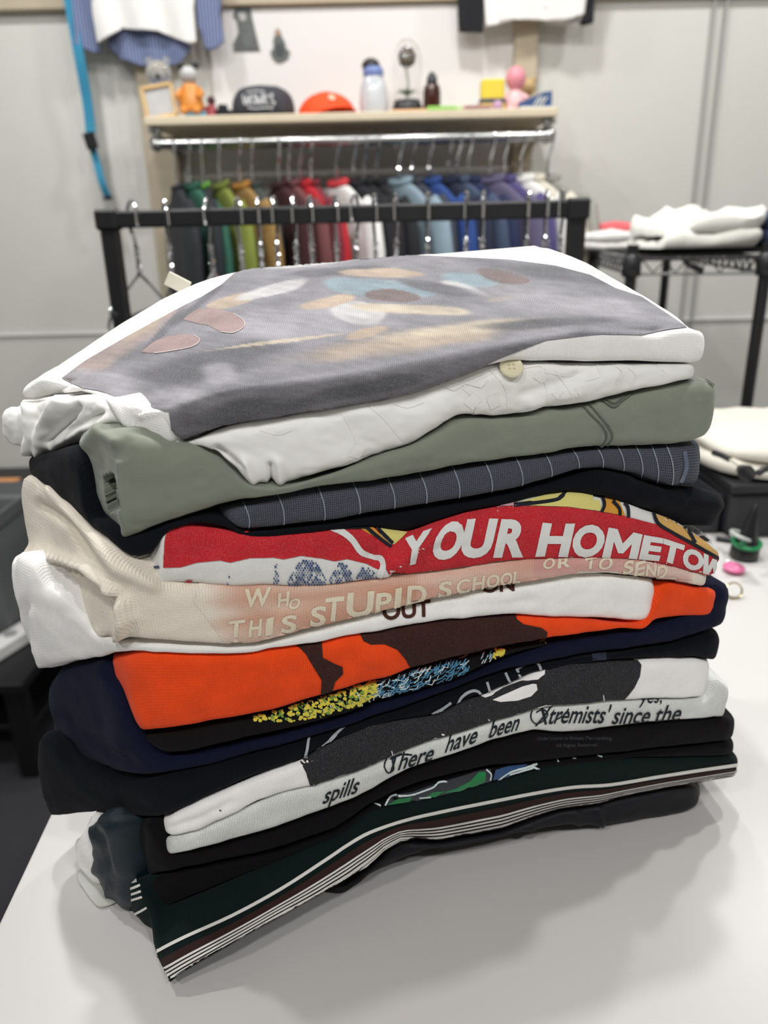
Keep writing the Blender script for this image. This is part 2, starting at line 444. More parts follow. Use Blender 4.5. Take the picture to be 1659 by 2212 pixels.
# ---- prints: flat shapes laid on the cloth
def decal2d(g, name, bm, m, off=.0005, step=10, color=None, label=None, stuff=False, stretch=14, flatuv=False):
    """bm holds a flat mesh in photograph pixels; cut it finely and lay it on the garment's surface"""
    xs = [v.co.x for v in bm.verts]; ys = [v.co.y for v in bm.verts]
    if not xs: return None
    st2 = step if isinstance(step, tuple) else (step, step)
    for ax, lo, hi in ((0, min(xs), max(xs)), (1, min(ys), max(ys))):
        stp = st2[ax]; k = math.floor(lo / stp) + 1
        while k * stp < hi:
            co = [0, 0, 0]; no = [0, 0, 0]; co[ax] = k * stp; no[ax] = 1
            bmesh.ops.bisect_plane(bm, geom=bm.verts[:] + bm.edges[:] + bm.faces[:], plane_co=co, plane_no=no, dist=1e-4); k += 1
    for f in bm.faces:
        f.normal_update()
        if f.normal.z > 0: f.normal_flip()                # pixel y runs down: this side faces the camera
    px = []; bad = set()
    bm.verts.index_update(); bm.verts.ensure_lookup_table()
    flat = [v.co.copy() for v in bm.verts]
    for v in bm.verts:
        px.append((v.co.x, v.co.y)); x, y = v.co.x, v.co.y
        hit = None
        for dy in (0, -2, -4, 2, 4, -7, 7):               # just past a rounded edge: slide back onto it
            r = ray(x, y + dy).normalized()
            hit, nn, _, dist = g.bvh.ray_cast(CAM, r, 3)
            if hit is not None: break
        if hit is None:
            bad.add(v.index); v.co = (0, 0, 0); continue
        if nn.dot(r) > 0: nn = -nn
        v.co = hit + nn * off - g.base
    kill = []
    for f in bm.faces:
        if any(v.index in bad for v in f.verts): kill.append(f); continue
        for e in f.edges:
            i, j = e.verts[0].index, e.verts[1].index
            if (e.verts[0].co - e.verts[1].co).length > max(.004, stretch * (flat[i] - flat[j]).length / 3300): kill.append(f); break
    bmesh.ops.delete(bm, geom=kill, context='FACES_ONLY')
    cl = bm.verts.layers.float_color.new('print') if color is not None else None
    if cl is not None:
        cc = color(np.array(px))
        for v in bm.verts: v[cl] = tuple(cc[v.index]) + (1,)
    bmesh.ops.delete(bm, geom=[v for v in bm.verts if not v.link_faces], context='VERTS')
    uvl = bm.loops.layers.uv.new('uv')
    for f in bm.faces:
        f.smooth = True
        for lp in f.loops: lp[uvl].uv = (lp.vert.co.x * 1.03, lp.vert.co.z + (lp.vert.co.y if flatuv else 0))
    groups = [list(bm.faces)]
    if not stuff:                                         # every separate mark is a part of its own
        seen = set(); groups = []
        bm.faces.index_update()
        for f in bm.faces:
            if f.index in seen: continue
            st = [f]; seen.add(f.index); isl = []
            while st:
                c = st.pop(); isl.append(c)
                for v in c.verts:
                    for q in v.link_faces:
                        if q.index not in seen: seen.add(q.index); st.append(q)
            groups.append(isl)
        big = max((len(i) for i in groups), default=0)
        groups = [i for i in groups if sum(q.calc_area() for q in i) > 4e-7] or groups[:1]
    out = None
    for isl in groups:
        idx = {}; vs = []; fs = []; uvs = []; cs = []
        for f in isl:
            fi = []
            for lp in f.loops:
                v = lp.vert
                if v not in idx:
                    idx[v] = len(vs); vs.append(v.co.copy())
                    if cl is not None: cs.append(tuple(v[cl]))
                fi.append(idx[v]); uvs.append(tuple(lp[uvl].uv))
            fs.append(fi)
        me = bpy.data.meshes.new(name); me.from_pydata([tuple(v) for v in vs], [], fs)
        ul = me.uv_layers.new(name='uv'); ul.data.foreach_set('uv', np.array(uvs, 'f').ravel())
        if cl is not None:
            at = me.color_attributes.new('print', 'FLOAT_COLOR', 'POINT'); at.data.foreach_set('color', np.array(cs, 'f').ravel())
        me.polygons.foreach_set('use_smooth', [True] * len(me.polygons))
        me.materials.append(m)
        o = bpy.data.objects.new(name, me); COL.objects.link(o); o.parent = g.o
        if label: o['label'] = label
        if stuff: o['kind'] = 'stuff'
        out = o
    bm.free()
    return out
def add_poly(bm, poly):
    tri = tessellate_polygon([[Vector((x, y, 0)) for x, y in poly]])
    vs = [bm.verts.new((x, y, 0)) for x, y in poly]
    for t in tri:
        try: bm.faces.new([vs[i] for i in t])
        except ValueError: pass
def patch(g, name, polys, m, **kw):
    bm = bmesh.new()
    for p in polys: add_poly(bm, p)
    return decal2d(g, name, bm, m, **kw)
def stroke(bm, pl, w):
    """ribbon of width w (number or (start, end)) along a pixel polyline"""
    pl = [Vector((x, y)) for x, y in pl]; n = len(pl); prev = None
    for i, p in enumerate(pl):
        d = (pl[min(i + 1, n - 1)] - pl[max(i - 1, 0)]).normalized(); q = Vector((-d.y, d.x))
        ww = w if not isinstance(w, tuple) else w[0] + (w[1] - w[0]) * i / max(1, n - 1)
        a = p + q * ww / 2; b = p - q * ww / 2
        cur = (bm.verts.new((a.x, a.y, 0)), bm.verts.new((b.x, b.y, 0)))
        if prev: bm.faces.new((prev[0], cur[0], cur[1], prev[1]))
        prev = cur
def smooth_pl(pl, n=6):
    """Catmull-Rom through the points"""
    p = [pl[0]] + list(pl) + [pl[-1]]; out = []
    for i in range(1, len(p) - 2):
        a, b, c, d = (np.array(p[i + k], float) for k in (-1, 0, 1, 2))
        for k in range(n):
            t = k / n
            out.append(tuple(.5 * (2 * b + (c - a) * t + (2 * a - 5 * b + 4 * c - d) * t * t + (3 * b - a - 3 * c + d) * t ** 3)))
    out.append(tuple(pl[-1])); return out
def strokes(g, name, lines, w, m, sm=True, **kw):
    bm = bmesh.new()
    for l in lines: stroke(bm, smooth_pl(l) if sm and len(l) > 2 else l, w)
    return decal2d(g, name, bm, m, **kw)
_txt = {}
def glyphs(txt, bold=0.0):
    k = (txt, bold)
    if k in _txt: return _txt[k]
    cu = bpy.data.curves.new('txt', 'FONT'); cu.body = txt; cu.size = 1; cu.offset = bold; cu.resolution_u = 4; cu.fill_mode = 'FRONT'
    o = bpy.data.objects.new('txt', cu); COL.objects.link(o); bpy.context.view_layer.update()
    me = bpy.data.meshes.new_from_object(o.evaluated_get(bpy.context.evaluated_depsgraph_get()))
    v = [(q.co.x, q.co.y) for q in me.vertices]; f = [tuple(p.vertices) for p in me.polygons]
    bpy.data.objects.remove(o); bpy.data.curves.remove(cu); bpy.data.meshes.remove(me)
    _txt[k] = (v, f); return v, f
CAP = None
def text_line(g, name, txt, x0, x1, base, top, m, bold=.0, shear=0, norm=False, bm=None, **kw):
    """lettering from pixel x0 to x1, standing between a base line and a cap line"""
    own = bm is None
    if own: bm = bmesh.new()
    v, f = glyphs(txt, bold)
    hv, _ = glyphs('H', bold); lo = min(y for _, y in hv); hi = max(y for _, y in hv)
    if norm: lo = min(y for _, y in v); hi = max(y for _, y in v)
    ax = min(x for x, _ in v); bx = max(x for x, _ in v)
    bX, bY = tr(base); tX, tY = tr(top)
    vs = []
    for x, y in v:
        fx = (x - ax) / (bx - ax); fy = (y - lo) / (hi - lo)
        px = x0 + fx * (x1 - x0); yb = np.interp(px, bX, bY); yt = np.interp(px, tX, tY)
        vs.append(bm.verts.new((px + shear * (fy - .5) * (yb - yt), yb + (yt - yb) * fy, 0)))
    for q in f:
        try: bm.faces.new([vs[i] for i in q])
        except ValueError: pass
    if own: return decal2d(g, name, bm, m, **kw)

# ---- edges of the garments as seen in the photograph (shared: lower edge of one = upper edge of the next)
E1 = [(42,868),(60,866),(115,857),(180,850),(222,849),(262,864),(300,878),(340,887),(366,891),(374,950),(388,958),(430,942),(480,926),(540,913),(600,905),(720,884),(830,864),(900,845),(950,827),(1000,808),(1060,787),(1100,783),(1200,782),(1300,785),(1450,786),(1500,783),(1530,774),(1543,764)]
T1 = [(42,850),(60,835),(100,815),(130,818),(200,836),(260,852),(330,872),(366,878),(380,874),(400,868),(450,850),(540,830),(650,815),(800,795),(950,765),(1050,745),(1150,728),(1250,715),(1380,712),(1490,708),(1525,740),(1543,757)]
E2 = [(0,945),(15,964),(50,974),(75,994),(108,982),(165,956),(195,945),(215,914),(250,922),(285,932),(330,945),(370,962),(415,955),(435,965),(465,982),(505,1015),(530,1040),(575,1051),(615,1047),(700,1025),(750,1010),(800,990),(885,965),(925,940),(975,904),(1010,899),(1060,904),(1120,900),(1180,881),(1210,882),(1250,878),(1300,865),(1365,850),(1425,835),(1518,820)]
E3 = [(176,988),(190,1022),(199,1112),(208,1132),(240,1148),(275,1163),(300,1155),(400,1120),(465,1097),(550,1080),(625,1062),(725,1050),(800,1042),(875,1032),(950,1017),(1050,1002),(1150,987),(1250,972),(1300,967),(1425,965),(1500,955),(1540,938),(1555,925)]
T3 = [(178,955),(190,930),(215,912),(250,922),(285,932),(330,945),(370,960),(415,952)] + [p for p in E2 if p[0] > 430] + [(1530,822),(1545,830),(1557,846)]
E4 = [(455,1100),(500,1125),(512,1145),(575,1143),(650,1135),(725,1127),(800,1111),(900,1095),(1000,1078),(1100,1060),(1175,1040),(1250,1018),(1300,1015),(1375,1027),(1425,1045),(1500,1052),(1520,1045)]
T4 = [(455,1095)] + [p for p in E3 if p[0] >= 465]
E5 = [(53,1015),(75,1030),(110,1055),(135,1080),(170,1110),(200,1140),(235,1167),(265,1195),(280,1206),(310,1207),(330,1200),(345,1178),(366,1132),(400,1128),(500,1145),(575,1150),(700,1143),(760,1140),(800,1140),(880,1150),(900,1145),(950,1125),(1000,1110),(1080,1095),(1150,1075),(1225,1063),(1300,1073),(1350,1083),(1410,1107),(1450,1120),(1500,1134),(1535,1140),(1562,1126),(1572,1105)]
T5 = [(53,1008),(65,993),(85,985),(110,975),(165,960),(200,1010),(215,1110),(280,1155),(400,1115),(455,1100)] + [p for p in E4 if 500 <= p[0] <= 1500] + [(1530,1060),(1560,1075),(1572,1092)]
E6 = [(290,1215),(300,1230),(330,1255),(350,1261),(430,1263),(525,1267),(625,1266),(700,1265),(775,1256),(830,1248),(925,1236),(1025,1221),(1150,1206),(1250,1204),(1356,1205),(1402,1211),(1458,1223),(1517,1239),(1551,1246),(1568,1236),(1572,1225)]
T6 = [(290,1208),(315,1200),(335,1190),(350,1160),(362,1132)] + [p for p in E5 if 400 <= p[0] <= 1410] + [(1458,1126),(1492,1147),(1524,1167),(1549,1190),(1569,1212),(1572,1220)]
E7 = [(42,1188),(50,1198),(85,1216),(100,1255),(140,1280),(170,1310),(200,1340),(225,1365),(245,1375),(280,1381),(350,1386),(425,1391),(490,1395),(550,1391),(650,1366),(750,1341),(800,1328),(875,1311),(950,1293),(1050,1273),(1150,1256),(1225,1243),(1300,1241),(1375,1247),(1450,1256),(1510,1268),(1535,1271),(1549,1257)]
T7 = [(42,1172),(48,1080),(55,1025),(75,1032),(110,1057),(135,1082),(170,1112),(200,1142),(235,1169),(265,1197),(300,1228)] + [p for p in E6 if 330 <= p[0] <= 1545] + [(1549,1250)]
E8 = [(23,1318),(40,1366),(50,1400),(75,1428),(85,1446),(97,1450),(135,1437),(175,1430),(220,1423),(250,1413),(310,1408),(360,1411),(425,1413),(500,1411),(600,1400),(700,1386),(775,1372),(830,1364),(875,1355),(950,1342),(1025,1335),(1100,1332),(1200,1334),(1300,1340),(1390,1345),(1420,1341),(1432,1322)]
T8 = [(23,1312),(28,1260),(42,1190),(50,1199),(85,1217),(100,1256)] + [p for p in E7 if 140 <= p[0] <= 1375] + [(1405,1252),(1422,1285),(1432,1316)]
E9 = [(222,1436),(240,1462),(270,1497),(290,1540),(296,1572),(305,1585),(350,1583),(425,1571),(500,1556),(600,1536),(690,1508),(750,1490),(800,1474),(890,1447),(950,1430),(1025,1411),(1100,1396),(1170,1383),(1200,1377),(1300,1365),(1375,1351),(1440,1338),(1500,1333),(1555,1331),(1569,1318)]
T9 = [(222,1424)] + [p for p in E8 if 250 <= p[0] <= 1390] + [(1425,1262),(1450,1257),(1510,1269),(1545,1275),(1560,1288),(1569,1308)]
T9 = sorted([p for p in T9 if p[0] <= 1390 or p[0] >= 1425])
E10 = [(296,1578),(320,1602),(350,1626),(362,1629),(425,1618),(500,1603),(600,1581),(700,1556),(775,1536),(800,1518),(900,1492),(975,1470),(1025,1450),(1080,1424),(1150,1397),(1200,1381),(1215,1378)]
E11 = [(94,1570),(100,1582),(130,1606),(155,1636),(200,1656),(250,1673),(280,1680),(325,1676),(400,1663),(500,1641),(600,1616),(660,1596),(725,1577),(800,1550),(875,1530),(950,1500),(1025,1470),(1100,1446),(1175,1430),(1250,1415),(1350,1405),(1450,1390),(1525,1366),(1575,1346),(1590,1328),(1594,1300)]
T11 = [(94,1562),(105,1518),(120,1470),(134,1437),(175,1432),(222,1426),(240,1462),(270,1497),(290,1540)] + [p for p in E10 if 320 <= p[0] <= 1200] + [(1300,1364),(1375,1350),(1440,1336),(1500,1300),(1555,1262),(1575,1262),(1594,1290)]
E12 = [(75,1738),(81,1761),(100,1771),(150,1766),(225,1758),(300,1766),(345,1771),(380,1756),(450,1721),(500,1700),(575,1668),(625,1651),(655,1643),(672,1628),(725,1597),(775,1574),(800,1563),(875,1551),(950,1542),(985,1522),(1040,1500),(1100,1478),(1180,1440),(1225,1430),(1300,1427),(1350,1425),(1450,1421),(1500,1421),(1535,1428),(1562,1431),(1572,1412),(1576,1390)]
T12 = [(75,1730),(80,1670),(88,1620),(95,1580)] + [p for p in E11 if 100 <= p[0] <= 1525] + [(1545,1362),(1565,1360),(1576,1380)]
E13 = [(340,1772),(350,1792),(365,1806),(380,1808),(425,1796),(500,1761),(550,1736),(600,1716),(670,1698),(725,1684),(780,1667),(852,1634),(929,1603),(1007,1580),(1059,1561),(1121,1546),(1162,1533),(1194,1529),(1266,1523),(1344,1515),(1421,1512),(1525,1510),(1545,1502),(1550,1480)]
T13 = [(340,1768),(380,1754)] + [p for p in E12 if 450 <= p[0] <= 1500] + [(1530,1424),(1545,1440),(1550,1470)]
E14 = [(346,1800),(357,1841),(370,1846),(425,1836),(500,1818),(600,1786),(700,1751),(775,1721),(830,1690),(878,1665),(955,1637),(1033,1612),(1111,1587),(1152,1577),(1194,1583),(1266,1580),(1344,1569),(1421,1561),(1499,1554),(1566,1551),(1587,1541),(1592,1519)]
T14 = [(346,1790),(365,1803)] + [p for p in E13 if 380 <= p[0] <= 1525] + [(1551,1464),(1571,1487),(1592,1512)]
E15 = [(226,1885),(240,1900),(300,1896),(312,1900),(375,1883),(450,1866),(550,1845),(625,1826),(725,1790),(800,1735),(852,1712),(929,1683),(1007,1665),(1059,1657),(1137,1647),(1214,1639),(1318,1629),(1421,1618),(1525,1605),(1577,1600),(1603,1585),(1607,1570)]
T15 = [(226,1860),(232,1800),(245,1764),(300,1768),(340,1775),(350,1820),(362,1843)] + [p for p in E14 if 425 <= p[0] <= 1560] + [(1592,1547),(1607,1564)]
E16 = [(300,1940),(320,1955),(350,1966),(450,1925),(550,1880),(650,1838),(740,1800),(800,1748),(831,1743),(904,1730),(981,1712),(1059,1691),(1137,1665),(1173,1652),(1266,1639),(1370,1637),(1525,1634),(1592,1631),(1605,1617),(1608,1606)]
T16 = [(300,1905)] + [p for p in E15 if 312 <= p[0] <= 1577] + [(1600,1590),(1608,1600)]
E17 = [(255,1905),(265,1946),(280,1996),(300,2030),(320,2070),(335,2106),(345,2130),(357,2134),(400,2106),(450,2076),(525,2031),(600,1986),(675,1946),(750,1901),(800,1864),(831,1833),(867,1813),(945,1818),(1007,1807),(1085,1792),(1162,1763),(1214,1748),(1292,1737),(1344,1722),(1421,1706),(1525,1688),(1598,1675),(1606,1665)]
T17 = [(255,1898),(300,1900),(330,1940)] + [p for p in E16 if 350 <= p[0] <= 1525] + [(1592,1634),(1606,1646)]
E18 = [(640,1968),(700,1953),(750,1936),(800,1886),(852,1862),(878,1846),(929,1831),(1007,1813),(1111,1800),(1173,1789),(1240,1782),(1297,1784),(1318,1781),(1396,1771),(1473,1761),(1520,1756),(1534,1745)]
T18 = [(640,1940)] + [p for p in E17 if 675 <= p[0] <= 1421] + [(1525,1692),(1534,1730)]

# ---- cloths
C_white = cloth('white_cotton', 'f4f3f1', ribs=700)
C_satin = cloth('white_satin', 'f3f3ef', 'woven', rough=.36, ribs=2400, depth=.00006, mottle=.02, spec=.5)
C_sage = cloth('sage_twill', '7d8375', 'woven', rough=.62, ribs=1500, depth=.00012, mottle=.12, spec=.35)
C_cham = cloth('navy_chambray', '10131c', 'woven', rough=.9, ribs=760, depth=.0003, mottle=.12, col2='51555f', sheen=.05)
C_black5 = cloth('blue_black_fleece', '0c0e15', ribs=600, mottle=.2, sheen=.03, spec=.12)
C_home = cloth('white_jersey', 'e6e6e3', ribs=900, mottle=.06)
C_cream = cloth('cream_jersey', 'ebe2d3', ribs=560, depth=.0006, mottle=.06)
C_orange = cloth('orange_jersey', 'e8470e', ribs=800, mottle=.24, speck=.03, sheen=.08)
C_black10 = cloth('brown_black_jersey', '110f10', ribs=700, mottle=.2, sheen=.03, spec=.12)
C_navy = cloth('navy_jersey', '0d1229', ribs=700, mottle=.2, sheen=.03, spec=.12)
C_ink = cloth('ink_jersey', '090c14', ribs=700, mottle=.2, sheen=.03, spec=.12)
C_heather = cloth('heather_grey_jersey', 'b9bcb8', ribs=900, mottle=.2, col2='dfe1de', speck=.3)
C_black15 = cloth('black_jersey', '0d0b0e', ribs=700, mottle=.2, sheen=.03, spec=.12)
C_green = cloth('bottle_green_jersey', '0b1a18', ribs=800, mottle=.25, sheen=.03, spec=.12)
C_nylon = cloth('black_nylon', '121218', 'woven', rough=.5, ribs=1800, depth=.0001, mottle=.1, spec=.3, sheen=.0)
C_teal = cloth('dark_teal_nylon', '101f27', 'woven', rough=.45, ribs=1800, depth=.0001, mottle=.15, spec=.35, sheen=0)

# bottom of the pile first
garment('trousers', 'folded_trousers', 'black nylon trousers, lowest of the pile, resting on the counter', C_nylon,
        [(640,1960,.02),(690,1950,0),(1525,1740,0)], T18, E18, d=.006, zmin=ZT + .001,
        folds=[([(1140,1770),(1150,1800)],8,.002),([(1240,1750),(1250,1785)],10,.002),([(1290,1740),(1300,1786)],7,.003),([(700,1900),(760,1935)],14,.003),([(830,1850),(900,1840)],12,.002)],
        back=[Vector((.26,.74)),Vector((-.18,.70)),Vector((-.16,.52))])
garment('teal', 'folded_windbreaker', 'dark teal nylon garment hanging out at the lower left of the pile', C_teal,
        [(200,1900,.055),(268,1960,.016),(420,1950,.03)], [(200,1780),(215,1762),(300,1760),(420,1760)], [(196,1970),(205,2000),(220,2010),(250,1996),(275,1978),(420,1930)], d=.0, rad=.012, zmin=ZT + .001,
        folds=[([(205,1880),(235,1900),(225,1960),(250,1985)],7,.003),([(215,1800),(230,1880)],8,-.003)], wob=.003,
        back=[Vector((-.02,.62)),Vector((-.20,.66))])
garment('whitecloth', 'folded_cloth', 'white cloth peeking out behind the dark teal garment at the bottom', C_white,
        [(166,1900,.085),(215,1950,.05),(330,1940,.06)], [(166,1840),(172,1815),(200,1760),(330,1760)], [(163,1945),(175,1954),(215,1956),(330,1950)], rad=.012, zmin=ZT + .004, wob=.002,
        back=[Vector((-.06,.72)),Vector((-.22,.74))])
garment('greycloth', 'folded_cloth', 'pale grey scrap of cloth under the white one, flat on the counter', cloth('pale_grey_cloth', 'c4c5bf', ribs=900),
        [(178,1975,.075),(215,1980,.035),(330,1960,.05)], [(178,1958),(330,1950)], [(178,1985),(215,1990),(330,1980)], rad=.01, zmin=ZT + .001, wob=.001,
        back=[Vector((-.06,.70)),Vector((-.2,.72))])
g17 = garment('stripe', 'striped_shirt', 'bottle green shirt with white and brown stripes hanging over the counter', C_green,
        [(256,1915,.04),(302,1925,.003),(700,1850,0),(1604,1655,0)], T17, E17, d=0, b=.005, rad=.012, rows=22, lean=[(235,.0),(262,.03),(285,.052),(420,.047),(600,.026),(780,.012),(900,.0)], zmin=ZT + .002, wob=.0008,
        folds=[([(800,1870),(860,1810)],20,.003),([(900,1800),(1000,1790)],16,-.002)])
g16 = garment('black16', 'folded_tee', 'black tee with a green and blue print, just above the striped shirt', C_black15,
        [(300,1920,.03),(335,1940,.004),(1606,1605,0)], T16, E16, d=.001)
g15 = garment('black15', 'folded_tee', 'plain black tee with tiny grey small print under the heather grey tee', C_black15,
        [(228,1860,.07),(340,1880,.002),(1605,1575,0)], T15, E15, d=0, folds=[([(300,1770),(310,1890)],12,-.003)])
g14 = garment('heather', 'folded_tee', 'heather grey tee with black calligraphic lettering along its fold', C_heather,
        [(347,1815,.02),(372,1825,0),(1590,1520,0)], T14, E14, d=-.001, b=.005)
g13 = garment('charcoal', 'folded_tee', 'white tee with a broad charcoal band print and thumb-shaped white gaps', C_white,
        [(341,1775,.02),(372,1790,0),(1549,1465,0)], T13, E13, d=0, folds=[([(370,1790),(430,1770),(500,1735)],8,-.0015),([(650,1640),(680,1695)],9,.0015)])
g12 = garment('ink', 'folded_sweatshirt', 'blue-black sweatshirt with chalky outlined letters, bulging out at left', C_ink,
        [(77,1700,.11),(120,1740,.085),(345,1740,.002),(1574,1390,0)], T12, E12, d=.001, b=.008)
g11 = garment('navy', 'folded_tee', 'dark navy tee below the orange one, wrapping round at the right', C_navy,
        [(97,1550,.12),(280,1620,.006),(1592,1300,0)], T11, E11, d=.002, b=.008,
        folds=[([(120,1590),(200,1570),(260,1620)],12,.003),([(140,1540),(220,1610),(280,1650)],14,-.003)])
g10 = garment('brushwork', 'folded_tee', 'black tee with yellow, green and blue brushwork print under the orange tee', C_black10,
        [(298,1585,.02),(340,1610,.002),(1212,1378,.004)], T=[(296,1570)] + [p for p in E9 if 305 <= p[0] <= 1215], B=E10, d=.002, b=.005,
        back=[Vector((.14,.70)),Vector((-.12,.60))])
g9 = garment('orange', 'folded_tee', 'bright orange tee with dark brown wavy stripes', C_orange,
        [(226,1440,.05),(302,1520,.0),(1567,1300,0)], T9, E9, d=.0, b=.007,
        folds=[([(750,1400),(830,1430)],40,.002),([(280,1480),(310,1560)],12,.002),([(760,1420),(790,1450)],20,-.0015)])
g8 = garment('white8', 'folded_tee', 'white tee with small dark brown letters under the cream tee', C_white,
        [(26,1310,.13),(80,1420,.085),(300,1400,.002),(1430,1310,0)], T8, E8, d=.001, b=.007, step=.0014, rows=26,
        folds=[([(70,1322),(72,1390),(88,1440)],6,.0025),([(55,1310),(60,1400)],10,-.003),([(870,1320),(960,1310),(1150,1300)],14,-.0015),([(1000,1320),(1100,1300)],18,.0015)])
g7 = garment('cream', 'folded_tee', 'cream tee with faded pink band and hand-drawn pale lettering', C_cream,
        [(44,1140,.15),(120,1250,.10),(268,1330,.0),(1547,1255,0)], T7, E7, d=.0, b=.006, step=.0012, rows=30,
        folds=[([(120,1060),(200,1150),(260,1230),(330,1260)],17,0.0068),([(85,1090),(150,1130),(190,1205)],9,-0.0059),
               ([(48,1185),(120,1200),(200,1225),(250,1275)],10,0.0093),([(90,1215),(150,1225),(230,1270)],12,-0.0068),
               ([(110,1260),(170,1305),(230,1360)],10,0.0068),([(270,1300),(275,1330),(262,1362)],12,0.0102),([(240,1320),(258,1355)],8,-0.0102),
               ([(140,1250),(210,1290),(250,1330)],12,-0.0034),([(600,1310),(800,1270),(1000,1230)],14,-0.0017)], wob=.0012)
g6 = garment('hometown', 'folded_tee', 'white tee with a red print reading YOUR HOMETOWN in white capitals', C_home,
        [(293,1215,.04),(338,1240,.004),(1569,1215,0)], T6, step=.0016, rows=22, B=[(x, y + (5 if 850 < x < 1545 else 2)) for x, y in E6], d=-.001, b=.007,
        folds=[([(830,1230),(880,1190),(930,1150)],16,.004),([(800,1200),(850,1240)],14,-.003),([(1000,1130),(900,1190),(840,1240)],9,.002),([(355,1140),(352,1250)],10,.003)], wob=.0014)
g5 = garment('fleece', 'folded_sweatshirt', 'blue-black fleece sweatshirt puffing out at the right over the red tee', C_black5,
        [(52,1008,.145),(105,1085,.105),(246,1178,.002),(420,1140,.002),(1000,1090,.004),(1380,1060,.0),(1570,1100,.012)], T5, E5, d=.002, b=.008,
        folds=[([(1280,1030),(1400,1070),(1540,1090)],22,.005),([(1380,1035),(1480,1060)],14,-.004),([(100,1020),(200,1100)],30,.002)])
g4 = garment('chambray', 'folded_trousers', 'navy chambray trousers with fine white pinstripes', C_cham,
        [(458,1098,.02),(505,1120,.002),(1505,1000,0),(1518,990,.02)], T4, E4, d=.001, b=.008,
        folds=[([(1440,980),(1450,1040)],14,.002),([(1475,970),(1480,1040)],12,-.002)],
        back=[Vector((.20,.70)),Vector((-.06,.60))])
g3 = garment('sage', 'folded_trousers', 'sage green twill trousers rolled over, open fold at the left', C_sage,
        [(177,985,.072),(189,1075,.062),(268,1080,.0),(1553,890,0)], T3, E3, d=-.001, b=.010, rad=.012, rows=56, step=.0008,
        folds=[([(1290,868),(1310,910),(1298,965)],6,.0012),([(262,1000),(268,1080),(276,1155)],9,.004),
               ([(190,960),(215,930),(250,955)],14,.004),([(700,1000),(900,960)],40,.0015),([(1350,900),(1500,880)],30,.0015)], wob=.0016)
# the open end of the roll: cut the end face out and push it inwards as a pocket
def in_poly(x, y, poly):
    c = False
    for (x0, y0), (x1, y1) in zip(poly, poly[1:] + poly[:1]):
        if (y0 > y) != (y1 > y) and x < (x1 - x0) * (y - y0) / (y1 - y0) + x0: c = not c
    return c
def tint_cap(g, m, x0, x1):
    """the print runs on over the fold: give the top of the slab the print's cloth between two columns"""
    me = g.o.data; me.materials.append(m)
    for p in me.polygons:
        c = p.center + g.base
        if p.normal.z > .35 and x0 < proj(c)[0] < x1 and (c - CAM).dot(FW) > 0: p.material_index = 1
def pocket(g, poly, push):
    me = g.o.data; bm = bmesh.new(); bm.from_mesh(me); bm.normal_update()
    sel = []
    for f in bm.faces:
        c = f.calc_center_median() + g.base
        if f.normal.dot(c - CAM) < 0 and in_poly(*proj(c), poly): sel.append(f)
    r = bmesh.ops.extrude_face_region(bm, geom=sel)
    bmesh.ops.translate(bm, verts=[v for v in r['geom'] if isinstance(v, bmesh.types.BMVert)], vec=push)
    bmesh.ops.delete(bm, geom=sel, context='FACES_ONLY')
    bm.to_mesh(me); bm.free()
pocket(g3, [(223,1030),(229,1026),(238,1023),(247,1026),(251,1042),(255,1062),(259,1082),(263,1099),(254,1102),(245,1106),(236,1108),(231,1090),(226,1060)], Vector((.010, .028, .0)))
g2 = garment('satin', 'folded_blouse', 'white satin blouse with tonal embroidery, lumpy fold under the top tee', C_satin,
        [(-12,940,.165),(90,985,.13),(290,950,.02),(470,985,.002),(1519,800,0)],
        [(0,892),(20,884),(60,872),(115,860),(180,853),(222,852),(262,868),(330,890),(370,920),(400,952),(480,926),(540,913),(600,905),(720,884),(830,864),(900,845),(950,827),(1000,808),(1060,787),(1100,783),(1518,787)], E2, d=-.001, b=.010, rad=.018, rows=30, step=.0014,
        folds=[([(60,880),(75,940),(60,970)],14,.006),([(40,880),(45,960)],8,-.005),([(130,870),(100,920),(90,975)],12,.007),([(165,880),(110,950)],8,-.006),([(240,905),(180,920),(120,960)],12,.005),
               ([(220,895),(140,935)],7,-.005),([(530,1000),(545,1040)],10,.004),([(470,970),(520,1010)],8,-.005),([(585,1005),(588,1045)],6,-.004),([(600,1000),(605,1045)],10,.003),
               ([(900,900),(960,880)],30,.003),([(1150,870),(1230,850),(1330,810)],16,.003),([(1130,850),(1250,810)],12,-.002)], wob=.002, wscale=35)
# ---- the top tee: white, domed, with a large grey print
g1 = garment('top', 'folded_tee', 'white tee with a large washed grey print, topmost of the pile', C_white,
        [(46,858,.155),(120,850,.13),(365,905,.002),(1040,790,0),(1540,762,.006)], T1, E1, d=-.002, b=.008, rad=.022, rows=16, rings=44, step=.0024,
        seg=((-.10,.66,ZC-.033),(.13,.69,ZC-.022)), gp=1.55, back=[Vector((.185,.745)),Vector((-.14,.735)),Vector((-.235,.63))],
        folds=[([(1140,640),(1300,650),(1470,690)],16,.003),([(1150,665),(1280,690),(1420,712)],14,-.003),([(1050,690),(1250,700)],18,.0025),([(1060,640),(1180,655)],14,-.002),
               ([(60,850),(110,815),(170,780)],14,.005),([(120,850),(150,815)],10,-.004),([(250,850),(330,850),(385,872)],14,.003),([(345,840),(388,880)],9,-.003),
               ([(395,880),(440,850),(560,815)],14,.003),([(700,870),(900,820),(1060,770)],30,.002)], wob=.0022, wscale=16)
